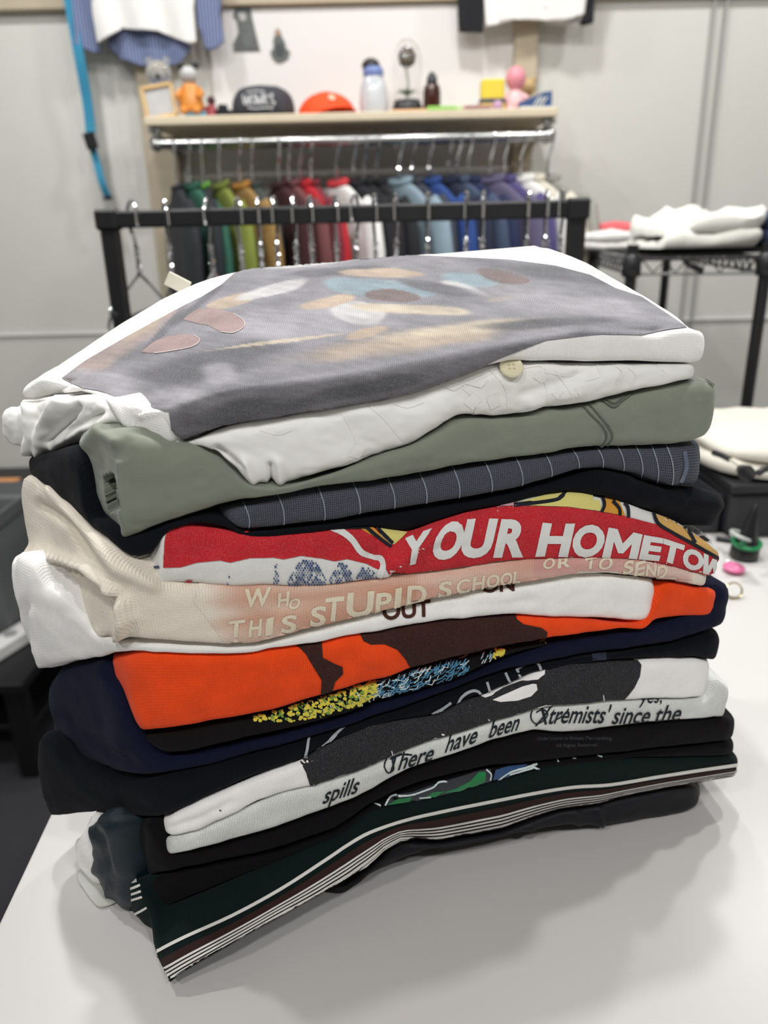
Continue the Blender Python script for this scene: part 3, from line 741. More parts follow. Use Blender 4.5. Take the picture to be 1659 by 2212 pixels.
garment('topfold', 'folded_layer', None, C_white, [(222,870,.03),(300,920,.012),(395,930,.004)],
        [(222,846),(262,860),(300,874),(340,884),(366,888),(400,905)], [(222,862),(240,880),(258,898),(285,930),(330,948),(370,962),(385,960),(400,950)], d=.002, b=.006, rad=.01, rows=14, parent=g1, wob=.0008,
        folds=[([(238,862),(270,905),(290,930)],7,.003),([(300,890),(285,930)],6,-.003),([(300,900),(330,893),(372,890)],5,.003),([(372,960),(300,935)],8,.001)],
        back=[Vector((-.05,.56)),Vector((-.13,.56))])
PR = dict(base=(146,144,151), dark=(104,104,110), light=(178,175,182), pink=(178,160,156), tan=(196,178,158), blue=(150,172,182), brown=(128,110,108), cream=(216,202,180), white=(214,212,212), olive=(120,116,100), peach=(200,178,156))
BL = [  # cx, cy, rx, ry, angle, colour, softness : the print's patches of colour
 (180,800,110,16,-28,'tan',.8),(265,745,150,22,-32,'pink',.6),(320,700,60,16,-35,'tan',.6),(300,835,190,26,8,'light',.8),(430,800,130,34,-8,'dark',.8),(560,752,190,18,-12,'dark',.9),
(425,662,70,8,-40,'dark',.4),(355,715,70,8,-48,'dark',.4),
 (640,700,190,40,0,'light',.9),(500,652,50,13,-14,'peach',.12),(590,628,80,13,-14,'white',.2),
 (810,622,110,20,4,'blue',.12),(1015,606,55,13,6,'blue',.12),(720,588,110,9,-4,'dark',.6),(780,680,60,22,8,'white',.25),(705,655,60,12,-12,'peach',.25),
 (900,672,110,11,3,'cream',.3),(850,640,62,12,6,'brown',.10),(1085,600,52,14,12,'brown',.10),(835,592,100,9,2,'peach',.2),(1010,626,60,9,16,'white',.25),(945,622,80,12,10,'dark',.5),
 (1095,644,42,6,-10,'peach',.3),(790,722,44,9,-14,'peach',.3),(900,738,220,20,-8,'tan',1.0),(1000,712,160,12,-6,'cream',1.0),(600,740,150,4,-7,'cream',.3),(660,572,80,6,-5,'white',.6),
 (470,815,40,24,-10,'light',.9),(850,830,240,40,-14,'base',.9),(1200,590,160,16,8,'dark',.9),(1250,660,200,24,8,'light',.9),(1180,700,140,10,-3,'dark',.9),(500,890,90,22,-12,'dark',.9),(740,850,220,14,-12,'dark',.9)]
def lina(c):
    c = np.clip(c, 0, 255) / 255; return np.where(c <= .04045, c / 12.92, ((c + .055) / 1.055) ** 2.4)
def wav(x, y, sd, f=1.0):
    """cheap smooth noise for whole arrays, about -1..1"""
    r = np.random.RandomState(sd); o = 0
    for k in range(9):
        a, q, ph = r.uniform(0, 6.28), r.uniform(.6, 2.6) * f, r.uniform(0, 6.28)
        o = o + np.sin((x * math.cos(a) * .6 + y * math.sin(a) * 1.4) * q + ph) / 4
    return o
def pcol(p):
    x, y = p[:, 0], p[:, 1]; c = np.tile(np.array(PR['base'], float), (len(x), 1))
    for n_, (cx, cy, rx, ry, an, k, so) in enumerate(BL):
        a = math.radians(an); dx, dy = x - cx, y - cy
        u = (dx * math.cos(a) + dy * math.sin(a)) / rx; v = (-dx * math.sin(a) + dy * math.cos(a)) / ry
        r = np.sqrt(u * u + v * v) + .22 * wav(x * .035, y * .06, n_)
        w = np.clip((1.0 + so * .5 - r) / max(.05, so), 0, 1); w = w * w * (3 - 2 * w); w = w[:, None] * .9
        c = c * (1 - w) + np.array(PR[k], float) * w
    c = c * (1 + .05 * wav(x * .03, y * .06, 91) + .04 * wav(x * .12, y * .2, 92))[:, None]
    return lina(c * .76)
C_print = cloth('washed_print', 'ffffff', ribs=800, mottle=.34, attr=True, sheen=.1, speck=.22)
top_poly = [(132,819),(185,780),(280,725),(390,665),(440,640),(480,615),(505,592),(550,577),(650,570),(720,558),(800,552),(925,553),(1000,557),(1100,562),(1200,575),(1275,595),(1330,624),(1385,642),(1450,685),(1484,708),(1445,713),(1385,725),(1300,723),(1250,727),(1180,736),(1125,756),(1075,776),(1000,810),(950,829),(900,846),(830,866),(720,886),(600,907),(540,915),(480,928),(430,944),(390,958),(374,950),(366,891),(340,886),(300,876),(262,862),(222,847),(180,840)]
patch(g1, 'grey_print', [top_poly], C_print, step=(6, 3), off=.0006, color=pcol, stretch=60, flatuv=True, label='washed grey print with soft patches of pink, tan, cream and pale blue')

C_leaf = cloth('dusty_pink_print', '887472', ribs=800, mottle=.34, sheen=.1, speck=.25)
leaves = [[(396,692),(428,670),(470,670),(505,680),(526,694),(527,708),(505,721),(478,719),(452,706),(425,700)],[(306,762),(340,737),(385,725),(420,726),(432,737),(415,751),(372,760),(335,765)]]
patch(g1, 'leaf_print', [smooth_pl(l + l[:1], 4)[:-1] for l in leaves], C_leaf, off=.0008, step=(8, 4), stretch=60, flatuv=True)
strokes(g1, 'leaf_outline', [l[3:8] for l in leaves], 1.6, cloth('pale_outline_print', 'b5a9a6', ribs=800, mottle=.3), off=.0010, step=(8, 4), stretch=60, flatuv=True)
# ---- prints on the other tees
D_red = cloth('red_print', 'c01f2a', ribs=900, mottle=.28, sheen=.05, speck=.16)
D_white = cloth('white_print', 'e4e5e3', ribs=900, mottle=.08, sheen=.1)
D_yel = cloth('yellow_print', 'ded47e', ribs=900, mottle=.08); D_ora = cloth('amber_print', 'd79a36', ribs=900, mottle=.08); D_gold = cloth('gold_print', 'd6a75c', ribs=900, mottle=.1)
D_ink = cloth('black_print', '20232a', ribs=900, mottle=.2, sheen=.03); D_blue = cloth('blue_print', '36517f', ribs=900, mottle=.1)
scal = [(812,1228),(790,1217),(750,1207),(722,1212),(695,1206),(650,1200),(612,1208),(590,1204),(540,1205),(497,1215),(475,1210),(425,1215),(390,1225),(352,1226)]
redtop = [(355,1170),(364,1132)] + [p for p in E5 if 400 <= p[0] <= 760] + [(790,1148),(845,1177),(885,1152)] + [p for p in E5 if 900 <= p[0] <= 1080] + [(1150,1093),(1225,1095),(1295,1105),(1350,1115),(1420,1133),(1470,1160),(1525,1195),(1566,1215)]
redbot = [(1568,1234),(1551,1246),(1517,1239),(1458,1223),(1402,1211),(1356,1205),(1250,1204),(1150,1206),(1025,1221),(925,1236),(842,1247),(834,1228)]
tint_cap(g6, D_red, 372, 1075)
patch(g6, 'red_print', [redtop + redbot + scal], D_red, off=.0005)
strokes(g6, 'white_swoosh', [[(700,1137),(735,1148),(760,1165),(780,1192),(805,1202),(822,1205),(828,1222),(818,1245)]], 13, D_white, off=.0009)
patch(g6, 'yellow_print', [[(1100,1093),(1150,1078),(1200,1064),(1240,1063),(1290,1070),(1300,1104),(1225,1094),(1150,1092)],[(812,1141),(880,1151),(850,1176),(830,1158)]], D_yel, off=.0008)
patch(g6, 'amber_print', [[(1305,1074),(1335,1080),(1350,1114),(1303,1105)],[(772,1141),(806,1141),(845,1176)]], D_ora, off=.0008)
patch(g6, 'pink_print', [[(1080,1094),(1110,1087),(1120,1092),(1100,1095)]], cloth('pink_print', 'd8a6ae', ribs=900), off=.0009)
patch(g6, 'gold_print', [[(1414,1112),(1440,1120),(1475,1140),(1498,1160),(1490,1170),(1455,1152),(1425,1130)],[(1490,1150),(1515,1165),(1545,1190),(1560,1208),(1525,1192),(1496,1170)]], D_gold, off=.0008)
strokes(g6, 'black_outline', [[(1110,1092),(1165,1085),(1205,1078),(1222,1063)],[(1299,1072),(1304,1090),(1298,1105)],[(1340,1080),(1354,1096),(1356,1117)],[(1322,1083),(1336,1098),(1338,1112)],[(1410,1108),(1420,1130),(1455,1152),(1498,1176),(1530,1194),(1560,1212)],[(1440,1118),(1478,1140),(1500,1172)],[(1500,1150),(1530,1172)],[(790,1141),(845,1180)],[(815,1143),(848,1172)],[(690,1143),(790,1141)]], 7, D_ink, off=.0011)
bm = bmesh.new()
regs = [((622,705),(1206,1262)),((712,762),(1212,1258)),((768,815),(1222,1250)),((592,602),(1208,1260)),((492,496),(1215,1262))]
for (x0, x1), (y0, y1) in regs:
    y = y0
    while y < y1:
        x = x0 + (int(y) % 2) * 3
        while x < x1:
            e = math.sin(math.pi * (x - x0) / max(1, x1 - x0))
            if random.random() < .86 and (y - y0) > (1 - e) * (y1 - y0) * .75:
                s_ = 1.2 + 1.3 * random.random()
                add_poly(bm, [(x - s_, y - s_), (x + s_, y - s_), (x + s_, y + s_), (x - s_, y + s_)])
            x += 6
        y += 5
decal2d(g6, 'blue_dots', bm, D_blue, off=.0008, step=500, stuff=True)
strokes(g6, 'navy_curve', [[(308,1238),(320,1228),(345,1224)],[(312,1245),(328,1252)]], 6, cloth('navy_print', '27335c', ribs=900), off=.0008)
patch(g6, 'red_spot', [[(396,1258),(405,1252),(418,1252),(412,1260),(400,1262)]], D_red, off=.0008)
base = [(870,1224),(900,1217),(965,1208),(1025,1204),(1125,1202),(1180,1200),(1265,1202),(1345,1203),(1400,1207),(1445,1212),(1500,1230),(1550,1244),(1570,1248)]
topl = [(860,1166),(920,1145),(970,1127),(1015,1120),(1065,1120),(1135,1123),(1180,1130),(1235,1130),(1280,1133),(1345,1145),(1395,1157),(1445,1165),(1500,1189),(1550,1208),(1572,1216)]
GL = {'M': [(0,0),(0,1),(.27,1),(.5,.52),(.73,1),(1,1),(1,0),(.76,0),(.76,.55),(.57,.16),(.43,.16),(.24,.55),(.24,0)],
      'W': [(.16,0),(0,1),(.22,1),(.31,.42),(.41,.9),(.59,.9),(.69,.42),(.78,1),(1,1),(.84,0),(.60,0),(.5,.46),(.40,0)]}
bm = bmesh.new()
for ch, x0, x1 in [('Y',868,925),('O',935,1000),('U',998,1066),('R',1073,1138),('H',1163,1233),('O',1236,1304),('M',1306,1381),('E',1384,1428),('T',1428,1473),('O',1474,1518),('W',1514,1562)]:
    if ch in GL:
        bX, bY = tr(base); tX, tY = tr(topl); q_ = []
        for fx, fy in GL[ch]:
            X = x0 + fx * (x1 - x0); yb = np.interp(X, bX, bY); yt = np.interp(X, tX, tY); q_.append((X + .22 * (fy - .5) * (yb - yt), yb + (yt - yb) * fy))
        add_poly(bm, q_); continue
    text_line(g6, 'x', ch, x0, x1, base, topl, None, bold=.05, shear=.22, norm=True, bm=bm)
decal2d(g6, 'letter', bm, D_white, off=.0010, step=8)

# cream tee
def pinkc(p):
    x, y = p[:, 0], p[:, 1]
    w = np.clip((x - 450 - 30 * wav(x * 0, y * .05, 5)) / 100, 0, 1) * np.clip((1500 - x) / 14, 0, 1)
    w = np.clip(w * (.78 + .22 * wav(x * .02, y * .05, 6)), 0, 1)[:, None]
    pk = np.where((x < 900)[:, None], np.array((203, 148, 124.)), np.array((212, 164, 146.))); pk = np.where((x > 1150)[:, None], np.array((206, 152, 143.)), pk)
    return lina(np.array((235, 226, 211.)) * (1 - w) + pk * w)
lo = [p for p in E7 if 430 <= p[0] <= 1490] + [(1500,1264)]
hi = [p for p in E6 if 430 <= p[0] <= 1490] + [(1500,1236)]
patch(g7, 'pink_band', [[(420,1300)] + [(x, y - 3) for x, y in hi] + [(x, y - 1) for x, y in reversed(lo)]], cloth('faded_pink_print', 'ffffff', ribs=560, depth=.0006, mottle=.08, attr=True, sheen=.25), step=7, color=pinkc, off=.0005)
D_crm = cloth('cream_print', 'e3d9c0', ribs=560, depth=.0006, mottle=.08)
bm = bmesh.new()
for ch, x0, x1, yb, yt in [('W',527,584,1310,1272),('H',600,624,1311,1279),('O',624,648,1316,1291),('T',492,528,1376,1338),('H',538,565,1374,1337),('I',574,590,1371,1333),('S',607,641,1365,1328),
        ('S',670,704,1351,1309),('T',700,741,1340,1290),('U',748,806,1331,1279),('P',811,845,1322,1280),('I',852,866,1313,1270),('D',878,921,1306,1264),('S',946,976,1290,1255),('C',985,1014,1281,1250),('H',1020,1046,1274,1244),('O',1050,1078,1268,1240),('O',1080,1106,1264,1236),('L',1108,1124,1259,1232),
        ('O',1172,1198,1228,1208),('R',1204,1232,1226,1206),('T',1262,1288,1228,1206),('O',1292,1322,1229,1206),('S',1345,1368,1238,1212),('E',1370,1392,1241,1214),('N',1394,1416,1244,1218),('D',1418,1440,1247,1222)]:
    text_line(g7, 'x', ch, x0, x1, [(x0, yb + 2), (x1, yb - 2)], [(x0, yt + 2), (x1, yt - 2)], None, bold=.03, shear=.1, norm=True, bm=bm)
decal2d(g7, 'letter', bm, D_crm, off=.0009, step=9)
# white tee with brown letters
D_brn = cloth('dark_brown_print', '4a2a22', ribs=900, mottle=.2, sheen=.03)
bm = bmesh.new()
text_line(g8, 'x', 'OUT', 826, 930, [(820,1340),(935,1330)], [(820,1306),(935,1296)], None, bold=.03, bm=bm)
text_line(g8, 'x', 'ON', 1040, 1111, [(1035,1282),(1115,1276)], [(1035,1258),(1115,1250)], None, bold=.03, bm=bm)
decal2d(g8, 'letter', bm, D_brn, off=.0008, step=9)
# orange tee
D_bro = cloth('brown_stripe_print', '351a15', ribs=800, mottle=.25, sheen=.03, speck=.05)
patch(g9, 'brown_stripe', [[(635,1390),(695,1380),(697,1420),(720,1432),(740,1440),(741,1455),(724,1472),(716,1500),(692,1508),(695,1470),(680,1445),(660,1412)]], D_bro, off=.0006, step=8)
patch(g9, 'brown_stripe', [[(775,1366),(785,1385),(800,1392),(830,1391),(858,1403),(876,1424),(889,1449),(950,1431),(1025,1412),(1100,1397),(1170,1384),(1181,1376),(1182,1365),(1170,1356),(1130,1348),(1116,1338),(1114,1328),(1025,1331),(950,1338),(875,1351)]], D_bro, off=.0006, step=8)
# brushwork print
Dy = cloth('lemon_print', 'd6c84a', ribs=900); Dg = cloth('leaf_print', '6f9440', ribs=900); Db = cloth('sky_print', '4b86a8', ribs=900); Dw = cloth('pale_print', 'cfdcdc', ribs=900)
e9x, e9y = tr(E9); e10x, e10y = tr(E10)
def band10(x, t): return float(np.interp(x, e9x, e9y) * (1 - t) + np.interp(x, e10x, e10y) * t)
sets = {'lemon_dabs': (Dy, bmesh.new()), 'leaf_strokes': (Dg, bmesh.new()), 'sky_strokes': (Db, bmesh.new()), 'pale_strokes': (Dw, bmesh.new())}
for i in range(330):
    x = 540 + 275 * math.sqrt(random.random()); hgt = .12 + .62 * min(1, (x - 540) / 130 + .15)
    y = band10(x, random.random() * hgt); r = random.uniform(1.5, 4.2)
    add_poly(sets['lemon_dabs' if random.random() < .72 else 'leaf_strokes'][1], [(x + r * math.cos(a) * 1.3, y + r * math.sin(a)) for a in np.linspace(0, 5.3, 6)])
for i in range(26):
    x = random.uniform(640, 815); y = band10(x, .05)
    stroke(sets['leaf_strokes' if i % 2 else 'pale_strokes'][1], [(x, y), (x + random.uniform(5, 40), band10(x, random.uniform(.3, .75)))], 2.2)
for i in range(150):
    x = random.uniform(815, 1015); t = random.random() * .8; y = band10(x, t)
    stroke(sets[('sky_strokes', 'sky_strokes', 'sky_strokes', 'pale_strokes')[i % 4]][1], [(x, y), (x - random.uniform(3, 10), y + random.uniform(5, 12)), (x - random.uniform(8, 22), y + random.uniform(8, 15))], random.uniform(1.2, 2.6))
for i in range(22):
    x = random.uniform(1066, 1090); y = band10(x, random.random() * .7); r = random.uniform(2, 4)
    add_poly(sets['lemon_dabs'][1], [(x + r * math.cos(a), y + r * math.sin(a)) for a in np.linspace(0, 5.3, 6)])
for i in range(14):
    x = random.uniform(1040, 1066); y = band10(x, random.random() * .6)
    stroke(sets['pale_strokes' if i % 2 else 'sky_strokes'][1], [(x, y), (x - 5, y + 9)], 2)
stroke(sets['leaf_strokes'][1], [(1165,1388),(1180,1380),(1198,1379)], 3); stroke(sets['leaf_strokes'][1], [(1170,1382),(1178,1390)], 2)
for k, (m_, b_) in sets.items(): decal2d(g10, k, b_, m_, off=.0008, step=60, stuff=True)
# chalk letters
D_chk = cloth('chalk_print', '9fa6ab', ribs=900, mottle=.4)
strokes(g12, 'chalk_letter', [[(670,1584),(664,1615),(655,1644)],[(658,1640),(690,1616),(725,1588),(765,1552)],[(932,1542),(955,1530),(974,1517)],[(950,1530),(956,1543)],[(986,1524),(996,1506),(1014,1494),(1030,1492),(1040,1500)],
        [(1052,1474),(1058,1494)],[(1092,1455),(1102,1476)],[(1116,1446),(1124,1464)],[(1118,1446),(1140,1436),(1160,1434),(1168,1446)]], 5.5, D_chk, off=.0008)
patch(g12, 'worn_patch', [[(1278,1411),(1308,1407),(1310,1424),(1280,1426)]], cloth('worn_navy', '2d3444', ribs=700, mottle=.4, sheen=.03), off=.0006)
# charcoal band
D_char = cloth('charcoal_print', '202024', ribs=500, mottle=.35, sheen=.05, speck=.12)
ch = [(645,1650),(655,1642),(672,1626)] + [p for p in E12 if 725 <= p[0] <= 1300] + [(1350,1423),(1372,1430),(1385,1446),(1382,1470),(1370,1495),(1355,1514)]
cb = [p for p in E13 if 670 <= p[0] <= 1344][::-1]
tint_cap(g13, D_char, 668, 1372)
patch(g13, 'charcoal_band', [[(x, y - 10) for x, y in ch] + cb + [(668,1690),(660,1665)]], D_char, off=.0005, label='broad charcoal printed band')
patch(g13, 'white_gap', [[(1038,1505),(1074,1486),(1114,1467),(1160,1446),(1180,1438),(1176,1456),(1161,1467),(1125,1472),(1088,1486),(1060,1503),(1048,1507)],[(1063,1511),(1092,1498),(1128,1482),(1150,1476),(1158,1477),(1160,1489),(1146,1503),(1117,1512),(1081,1515)],[(1152,1536),(1161,1526),(1179,1521),(1191,1526),(1188,1536)]], C_white, off=.0009)
strokes(g13, 'lint', [[(845,1620),(848,1630),(851,1636)],[(1302,1500),(1304,1512)]], 2.2, D_white, off=.001)
patch(g13, 'ink_speck', [[(474,1748),(478,1748),(478,1751),(474,1751)]], D_ink, off=.001)
# calligraphy
bl = [(690,1740),(775,1712),(848,1668),(937,1642),(967,1625),(1030,1604),(1058,1594),(1121,1577),(1180,1564),(1215,1561),(1300,1561),(1330,1563),(1403,1562),(1480,1556)]
tl_ = [(x, y - 37) for x, y in bl]
bm = bmesh.new()
for wd_, x0, x1 in [('There',838,938),('have',966,1032),('been',1060,1122),("Xtremists'",1160,1314),('since',1326,1405),('the',1416,1472),('spills',702,776)]:
    text_line(g14, 'x', wd_, x0, x1, bl, tl_, None, bold=.012, shear=.36, bm=bm)
text_line(g14, 'x', 'yes,', 1384, 1432, [(1380,1520),(1435,1518)], [(1380,1496),(1435,1494)], None, bold=.004, shear=.3, bm=bm)
for l in ([(836,1640),(830,1655),(838,1668),(850,1660),(848,1642),(862,1632),(890,1630)], [(1150,1536),(1146,1550),(1156,1562),(1172,1556),(1182,1542),(1172,1534),(1158,1540)], [(1196,1556),(1215,1545),(1228,1532)]):
    stroke(bm, smooth_pl(l), 3)
decal2d(g14, 'letter', bm, D_ink, off=.0008, step=9)
# small print on the black tee
bm = bmesh.new()
text_line(g15, 'x', 'Under License to Bravado Merchandising', 1160, 1320, [(1160,1598),(1320,1597)], [(1160,1591),(1320,1590)], None, bm=bm)
text_line(g15, 'x', 'All Rights Reserved', 1200, 1288, [(1200,1613),(1288,1611)], [(1200,1606),(1288,1604)], None, bm=bm)
decal2d(g15, 'small_print', bm, cloth('grey_small_print', '3a3a40', ribs=900), off=.0006, step=60, stuff=True)
# green and blue print
Dgr = cloth('green_print', '1f7a45', ribs=900, mottle=.4); Dsl = cloth('slate_print', '33363c', ribs=900, mottle=.3); Dbl2 = cloth('dusk_blue_print', '2f4a72', ribs=900, mottle=.4)
patch(g16, 'slate_print', [[(831,1740),(851,1718),(893,1710),(932,1696),(986,1680),(1040,1664),(1060,1662),(1062,1688),(1010,1704),(904,1728)]], Dsl, off=.0005)
patch(g16, 'green_print', [[(836,1738),(856,1726),(890,1720),(885,1730)],[(915,1722),(935,1710),(960,1708),(940,1720)],[(950,1712),(985,1702),(1015,1686),(1034,1668),(1049,1668),(1048,1686),(1030,1697),(1000,1707)]], Dgr, off=.0008)
patch(g16, 'blue_print', [[(1064,1684),(1070,1664),(1100,1656),(1140,1652),(1120,1668),(1095,1677)],[(640,1798),(660,1792),(685,1786),(700,1795),(670,1806)],[(728,1775),(755,1760),(768,1738),(772,1752),(750,1772)]], Dbl2, off=.0008)
strokes(g16, 'white_outline', [[(831,1738),(845,1722),(858,1718)],[(860,1720),(890,1716),(915,1708),(935,1700),(948,1690),(965,1688)],[(905,1722),(930,1720)],[(1050,1664),(1060,1672),(1058,1684)],[(1075,1684),(1100,1668),(1130,1660),(1160,1652)],[(1100,1672),(1150,1658)],[(1148,1656),(1165,1660)],[(636,1796),(650,1806),(676,1804)],[(724,1778),(750,1766),(768,1738)],[(800,1735),(822,1739)],[(1202,1640),(1206,1648)],[(1236,1640),(1244,1640)],[(1290,1634),(1300,1637)]], 3, Dw, off=.0011)
# stripes
L1 = smooth_pl([(318,2066),(400,2025),(500,1980),(600,1925),(700,1860),(750,1826),(800,1797),(878,1770),(955,1752),(1059,1731),(1162,1711),(1240,1699),(1318,1694),(1421,1677),(1525,1661),(1605,1650)], 4)
l1x, l1y = tr(L1); e17x, e17y = tr(E17)
def rib(f0, f1, x0=326, x1=1603, n=70):
    up = []; dn = []
    for i in range(n + 1):
        x = x0 + (x1 - x0) * i / n; a = np.interp(x, l1x, l1y); b = np.interp(x, e17x, e17y) + 1
        up.append((x, a + (b - a) * f0)); dn.append((x, a + (b - a) * f1))
    return up + dn[::-1]
D_sw = cloth('white_stripe', 'dcdad6', ribs=900, mottle=.06); D_sb = cloth('brown_stripe', '2f1d1a', ribs=900, mottle=.2, sheen=.03)
strokes(g17, 'white_stripe', [L1], 7, D_sw, off=.0008, sm=False)
patch(g17, 'brown_stripe', [rib(.24, .48, 328)], D_sb, off=.0005)
for f0, f1 in ((.49, .555), (.60, .66), (.70, .765), (.81, .99)):
    patch(g17, 'white_stripe', [rib(f0, f1, 334 + 18 * (f0 - .4))], D_sw, off=.0008)
for f0 in (.57, .675, .78, .90): patch(g17, 'brown_stripe', [rib(f0, f0 + .022, 340)], D_sb, off=.0012)
strokes(g17, 'white_stripe', [[(258,1908),(276,1903),(296,1900)]], 13, D_sw, off=.0008)
strokes(g17, 'white_stripe', [[(262,1926),(284,1919),(303,1912)],[(264,1937),(286,1931),(305,1924)],[(267,1948),(288,1943),(308,1936)],[(279,1980),(300,1970),(318,1959)]], 5, D_sw, off=.0008)
# pinstripes
t4x, t4y = tr(T4); e4x, e4y = tr(E4)
ps = []
for x in (537,612,700,776,851,920,991,1061,1127,1190,1249,1301,1346,1386,1420,1452):
    a, b = np.interp(x - 14, t4x, t4y) - 4, np.interp(x + 2, e4x, e4y) - 1
    ps.append([(x - 14, a), (x - 2, a + (b - a) * .4), (x + 2, a + (b - a) * .75), (x, b)])
strokes(g4, 'pinstripe', ps, 2.4, cloth('pale_pinstripe', '8a92a2', ribs=1200, mottle=.3), off=.0006)
strokes(g4, 'pinstripe', [[(1478,975),(1482,1010),(1470,1042)]], 9, cloth('soft_pinstripe', '5b6479', ribs=1200, mottle=.3), off=.0006)
# trouser seam and pocket of the sage trousers
D_seam = cloth('sage_seam', '5c6254', 'woven', ribs=1500)
strokes(g3, 'seam', [[(1258,877),(1280,900),(1302,922),(1310,945),(1298,966)],[(1272,874),(1292,895),(1314,922),(1322,945),(1308,966)]], 3.5, D_seam, off=.0008)
strokes(g3, 'pocket_flap', [[(1302,866),(1325,880),(1345,866),(1368,850)],[(1312,864),(1327,872),(1352,854)]], 4, D_seam, off=.0008)
patch(g3, 'fold_shade', [[(1520,822),(1540,818),(1556,828),(1557,846),(1540,836)]], cloth('dark_sage_shade', '3f4438', 'woven', ribs=1500), off=.0012)  # shade in the right-hand fold, painted as a darker sage patch
# embroidery of the satin blouse
D_emb = cloth('satin_thread', 'fafaf6', 'woven', rough=.5, ribs=1800, depth=.0002, mottle=.02, spec=.4)
strokes(g2, 'embroidery', [[(735,885),(760,930),(775,965),(770,985)],[(790,870),(830,905),(860,940),(885,962)],[(735,1008),(790,985),(830,980)],[(1000,838),(1030,870),(1020,905)],[(1060,800),(1090,835),(1098,880)],[(1130,795),(1165,790),(1180,800)],[(1165,800),(1230,812),(1245,790)],[(1200,800),(1240,860),(1235,880)],[(1290,788),(1295,812),(1265,822)],[(1330,790),(1345,805),(1330,830)],[(1355,792),(1375,812),(1360,835)],[(1170,790),(1182,850),(1185,890)],[(1420,788),(1440,805)],[(560,928),(600,938),(630,928)],[(850,870),(880,880),(915,868)]], 4, C_satin, off=.0003)
patch(g2, 'embroidered_leaf', [[(750,985),(770,960),(790,968),(775,990)],[(1005,830),(1030,815),(1055,820),(1040,838)],[(1190,850),(1205,832),(1218,845),(1205,862)],[(1240,838),(1262,830),(1252,855)],[(1000,870),(1020,850),(1040,865),(1020,885)],[(1150,815),(1170,800),(1185,815),(1170,828)],[(955,835),(985,825),(1005,830),(980,845)],[(1050,860),(1075,850),(1080,875),(1060,885)]], D_emb, off=.0004)
hit, nn, _, _ = g2.bvh.ray_cast(CAM, ray(1103, 797).normalized(), 3)
bR_ = nn.to_track_quat('Z', 'Y').to_matrix()
hb = MB().lathe([(.0055,0),(.0072,.0006),(.0074,.0016),(.0068,.0024),(.0058,.0020),(.0004,.0018)], n=24, m=bR_, c=hit + nn * .001 - g2.base).build('button', mat('cream_button', 'e6dfbe', .25, mottle=.1), g2.o)
th = MB()
for sx, sy in ((1, 1), (1, -1), (-1, 1), (-1, -1)): th.lathe([(.0007, 0), (.0007, .0004)], n=8, m=bR_, c=hit + nn * .0030 + bR_ @ Vector((sx * .0014, sy * .0014, 0)) - g2.base)
th.build('button_hole', mat('button_thread', 'cfc7a6', .8), hb)
# ================================================================== the shop behind the pile
M_blk = mat('black_powder_coat', '111114', .45, mottle=.1)
M_chr = mat('chrome', 'd8d9dc', .12, 1.0, mottle=.02)
M_chr2 = mat('brushed_chrome', 'c9cac9', .22, 1.0, mottle=.03)
M_wood = mat('pale_pine_board', 'd3c6ac', .6, mottle=.10, scale=14)
ORD = ['first', 'second', 'third', 'fourth', 'fifth', 'sixth', 'seventh', 'eighth', 'ninth', 'tenth', 'eleventh', 'twelfth', 'thirteenth', 'fourteenth', 'fifteenth', 'sixteenth', 'seventeenth', 'eighteenth']
# ---- black clothes rack
a = P(236, 484, 1.52); b = P(1250, 441, 1.46); zr = (a.z + b.z) / 2
rack = empty('clothes_rack', ((a.x + b.x) / 2, 1.5, 0), 'black square-tube clothes rack holding empty chrome hangers', 'rack')
rl = Vector(rack.location)
A = Vector((a.x, 1.52, zr)) - rl; B = Vector((b.x, 1.47, zr)) - rl
ang = math.atan2(B.y - A.y, B.x - A.x)
def bar(p, q, w, name, m=M_blk, parent=rack):
    p, q = Vector(p), Vector(q); d = (q - p); R = d.to_track_quat('X', 'Z').to_matrix()
    return MB().box((p + q) / 2, (d.length, w, w), m=R).build(name, m, parent, smooth=False)
bar(A, B, .030, 'top_bar')
for Q in (A, B):
    MB().box(Q, (.040, .040, .036), rz=ang).build('corner_joint', M_blk, rack, smooth=False)
    bar(Q - Vector((0, 0, .015)), (Q.x, Q.y, .06), .030, 'leg')
    bar((Q.x, Q.y + .62, zr - .19), (Q.x, Q.y + .62, .06), .030, 'leg')
    bar((Q.x, Q.y, zr - .19), (Q.x, Q.y + .62, zr - .19), .026, 'side_rail', mat('dark_brown_rail', '2a1d1b', .5))
    bar((Q.x, Q.y - .03, .08), (Q.x, Q.y + .65, .08), .030, 'foot_rail')
    MB().lathe([(.010, 0), (.016, .004), (.016, .018), (.008, .022)], c=Q + Vector((-.02 if Q is A else .02, 0, -.165)), n=12, m=Matrix.Rotation(math.pi / 2, 3, 'Y')).build('clamp_knob', M_chr, rack)
    for dy in (-.01, .61):
        MB().lathe([(.022, -.012), (.028, -.008), (.028, .008), (.022, .012)], c=(Q.x, Q.y + dy, .028), n=16, m=Matrix.Rotation(math.pi / 2, 3, 'Y')).build('caster', mat('caster_rubber', '222225', .7), rack)
bar((A.x, A.y + .62, zr - .19), (B.x, B.y + .62, zr - .19), .026, 'back_rail')
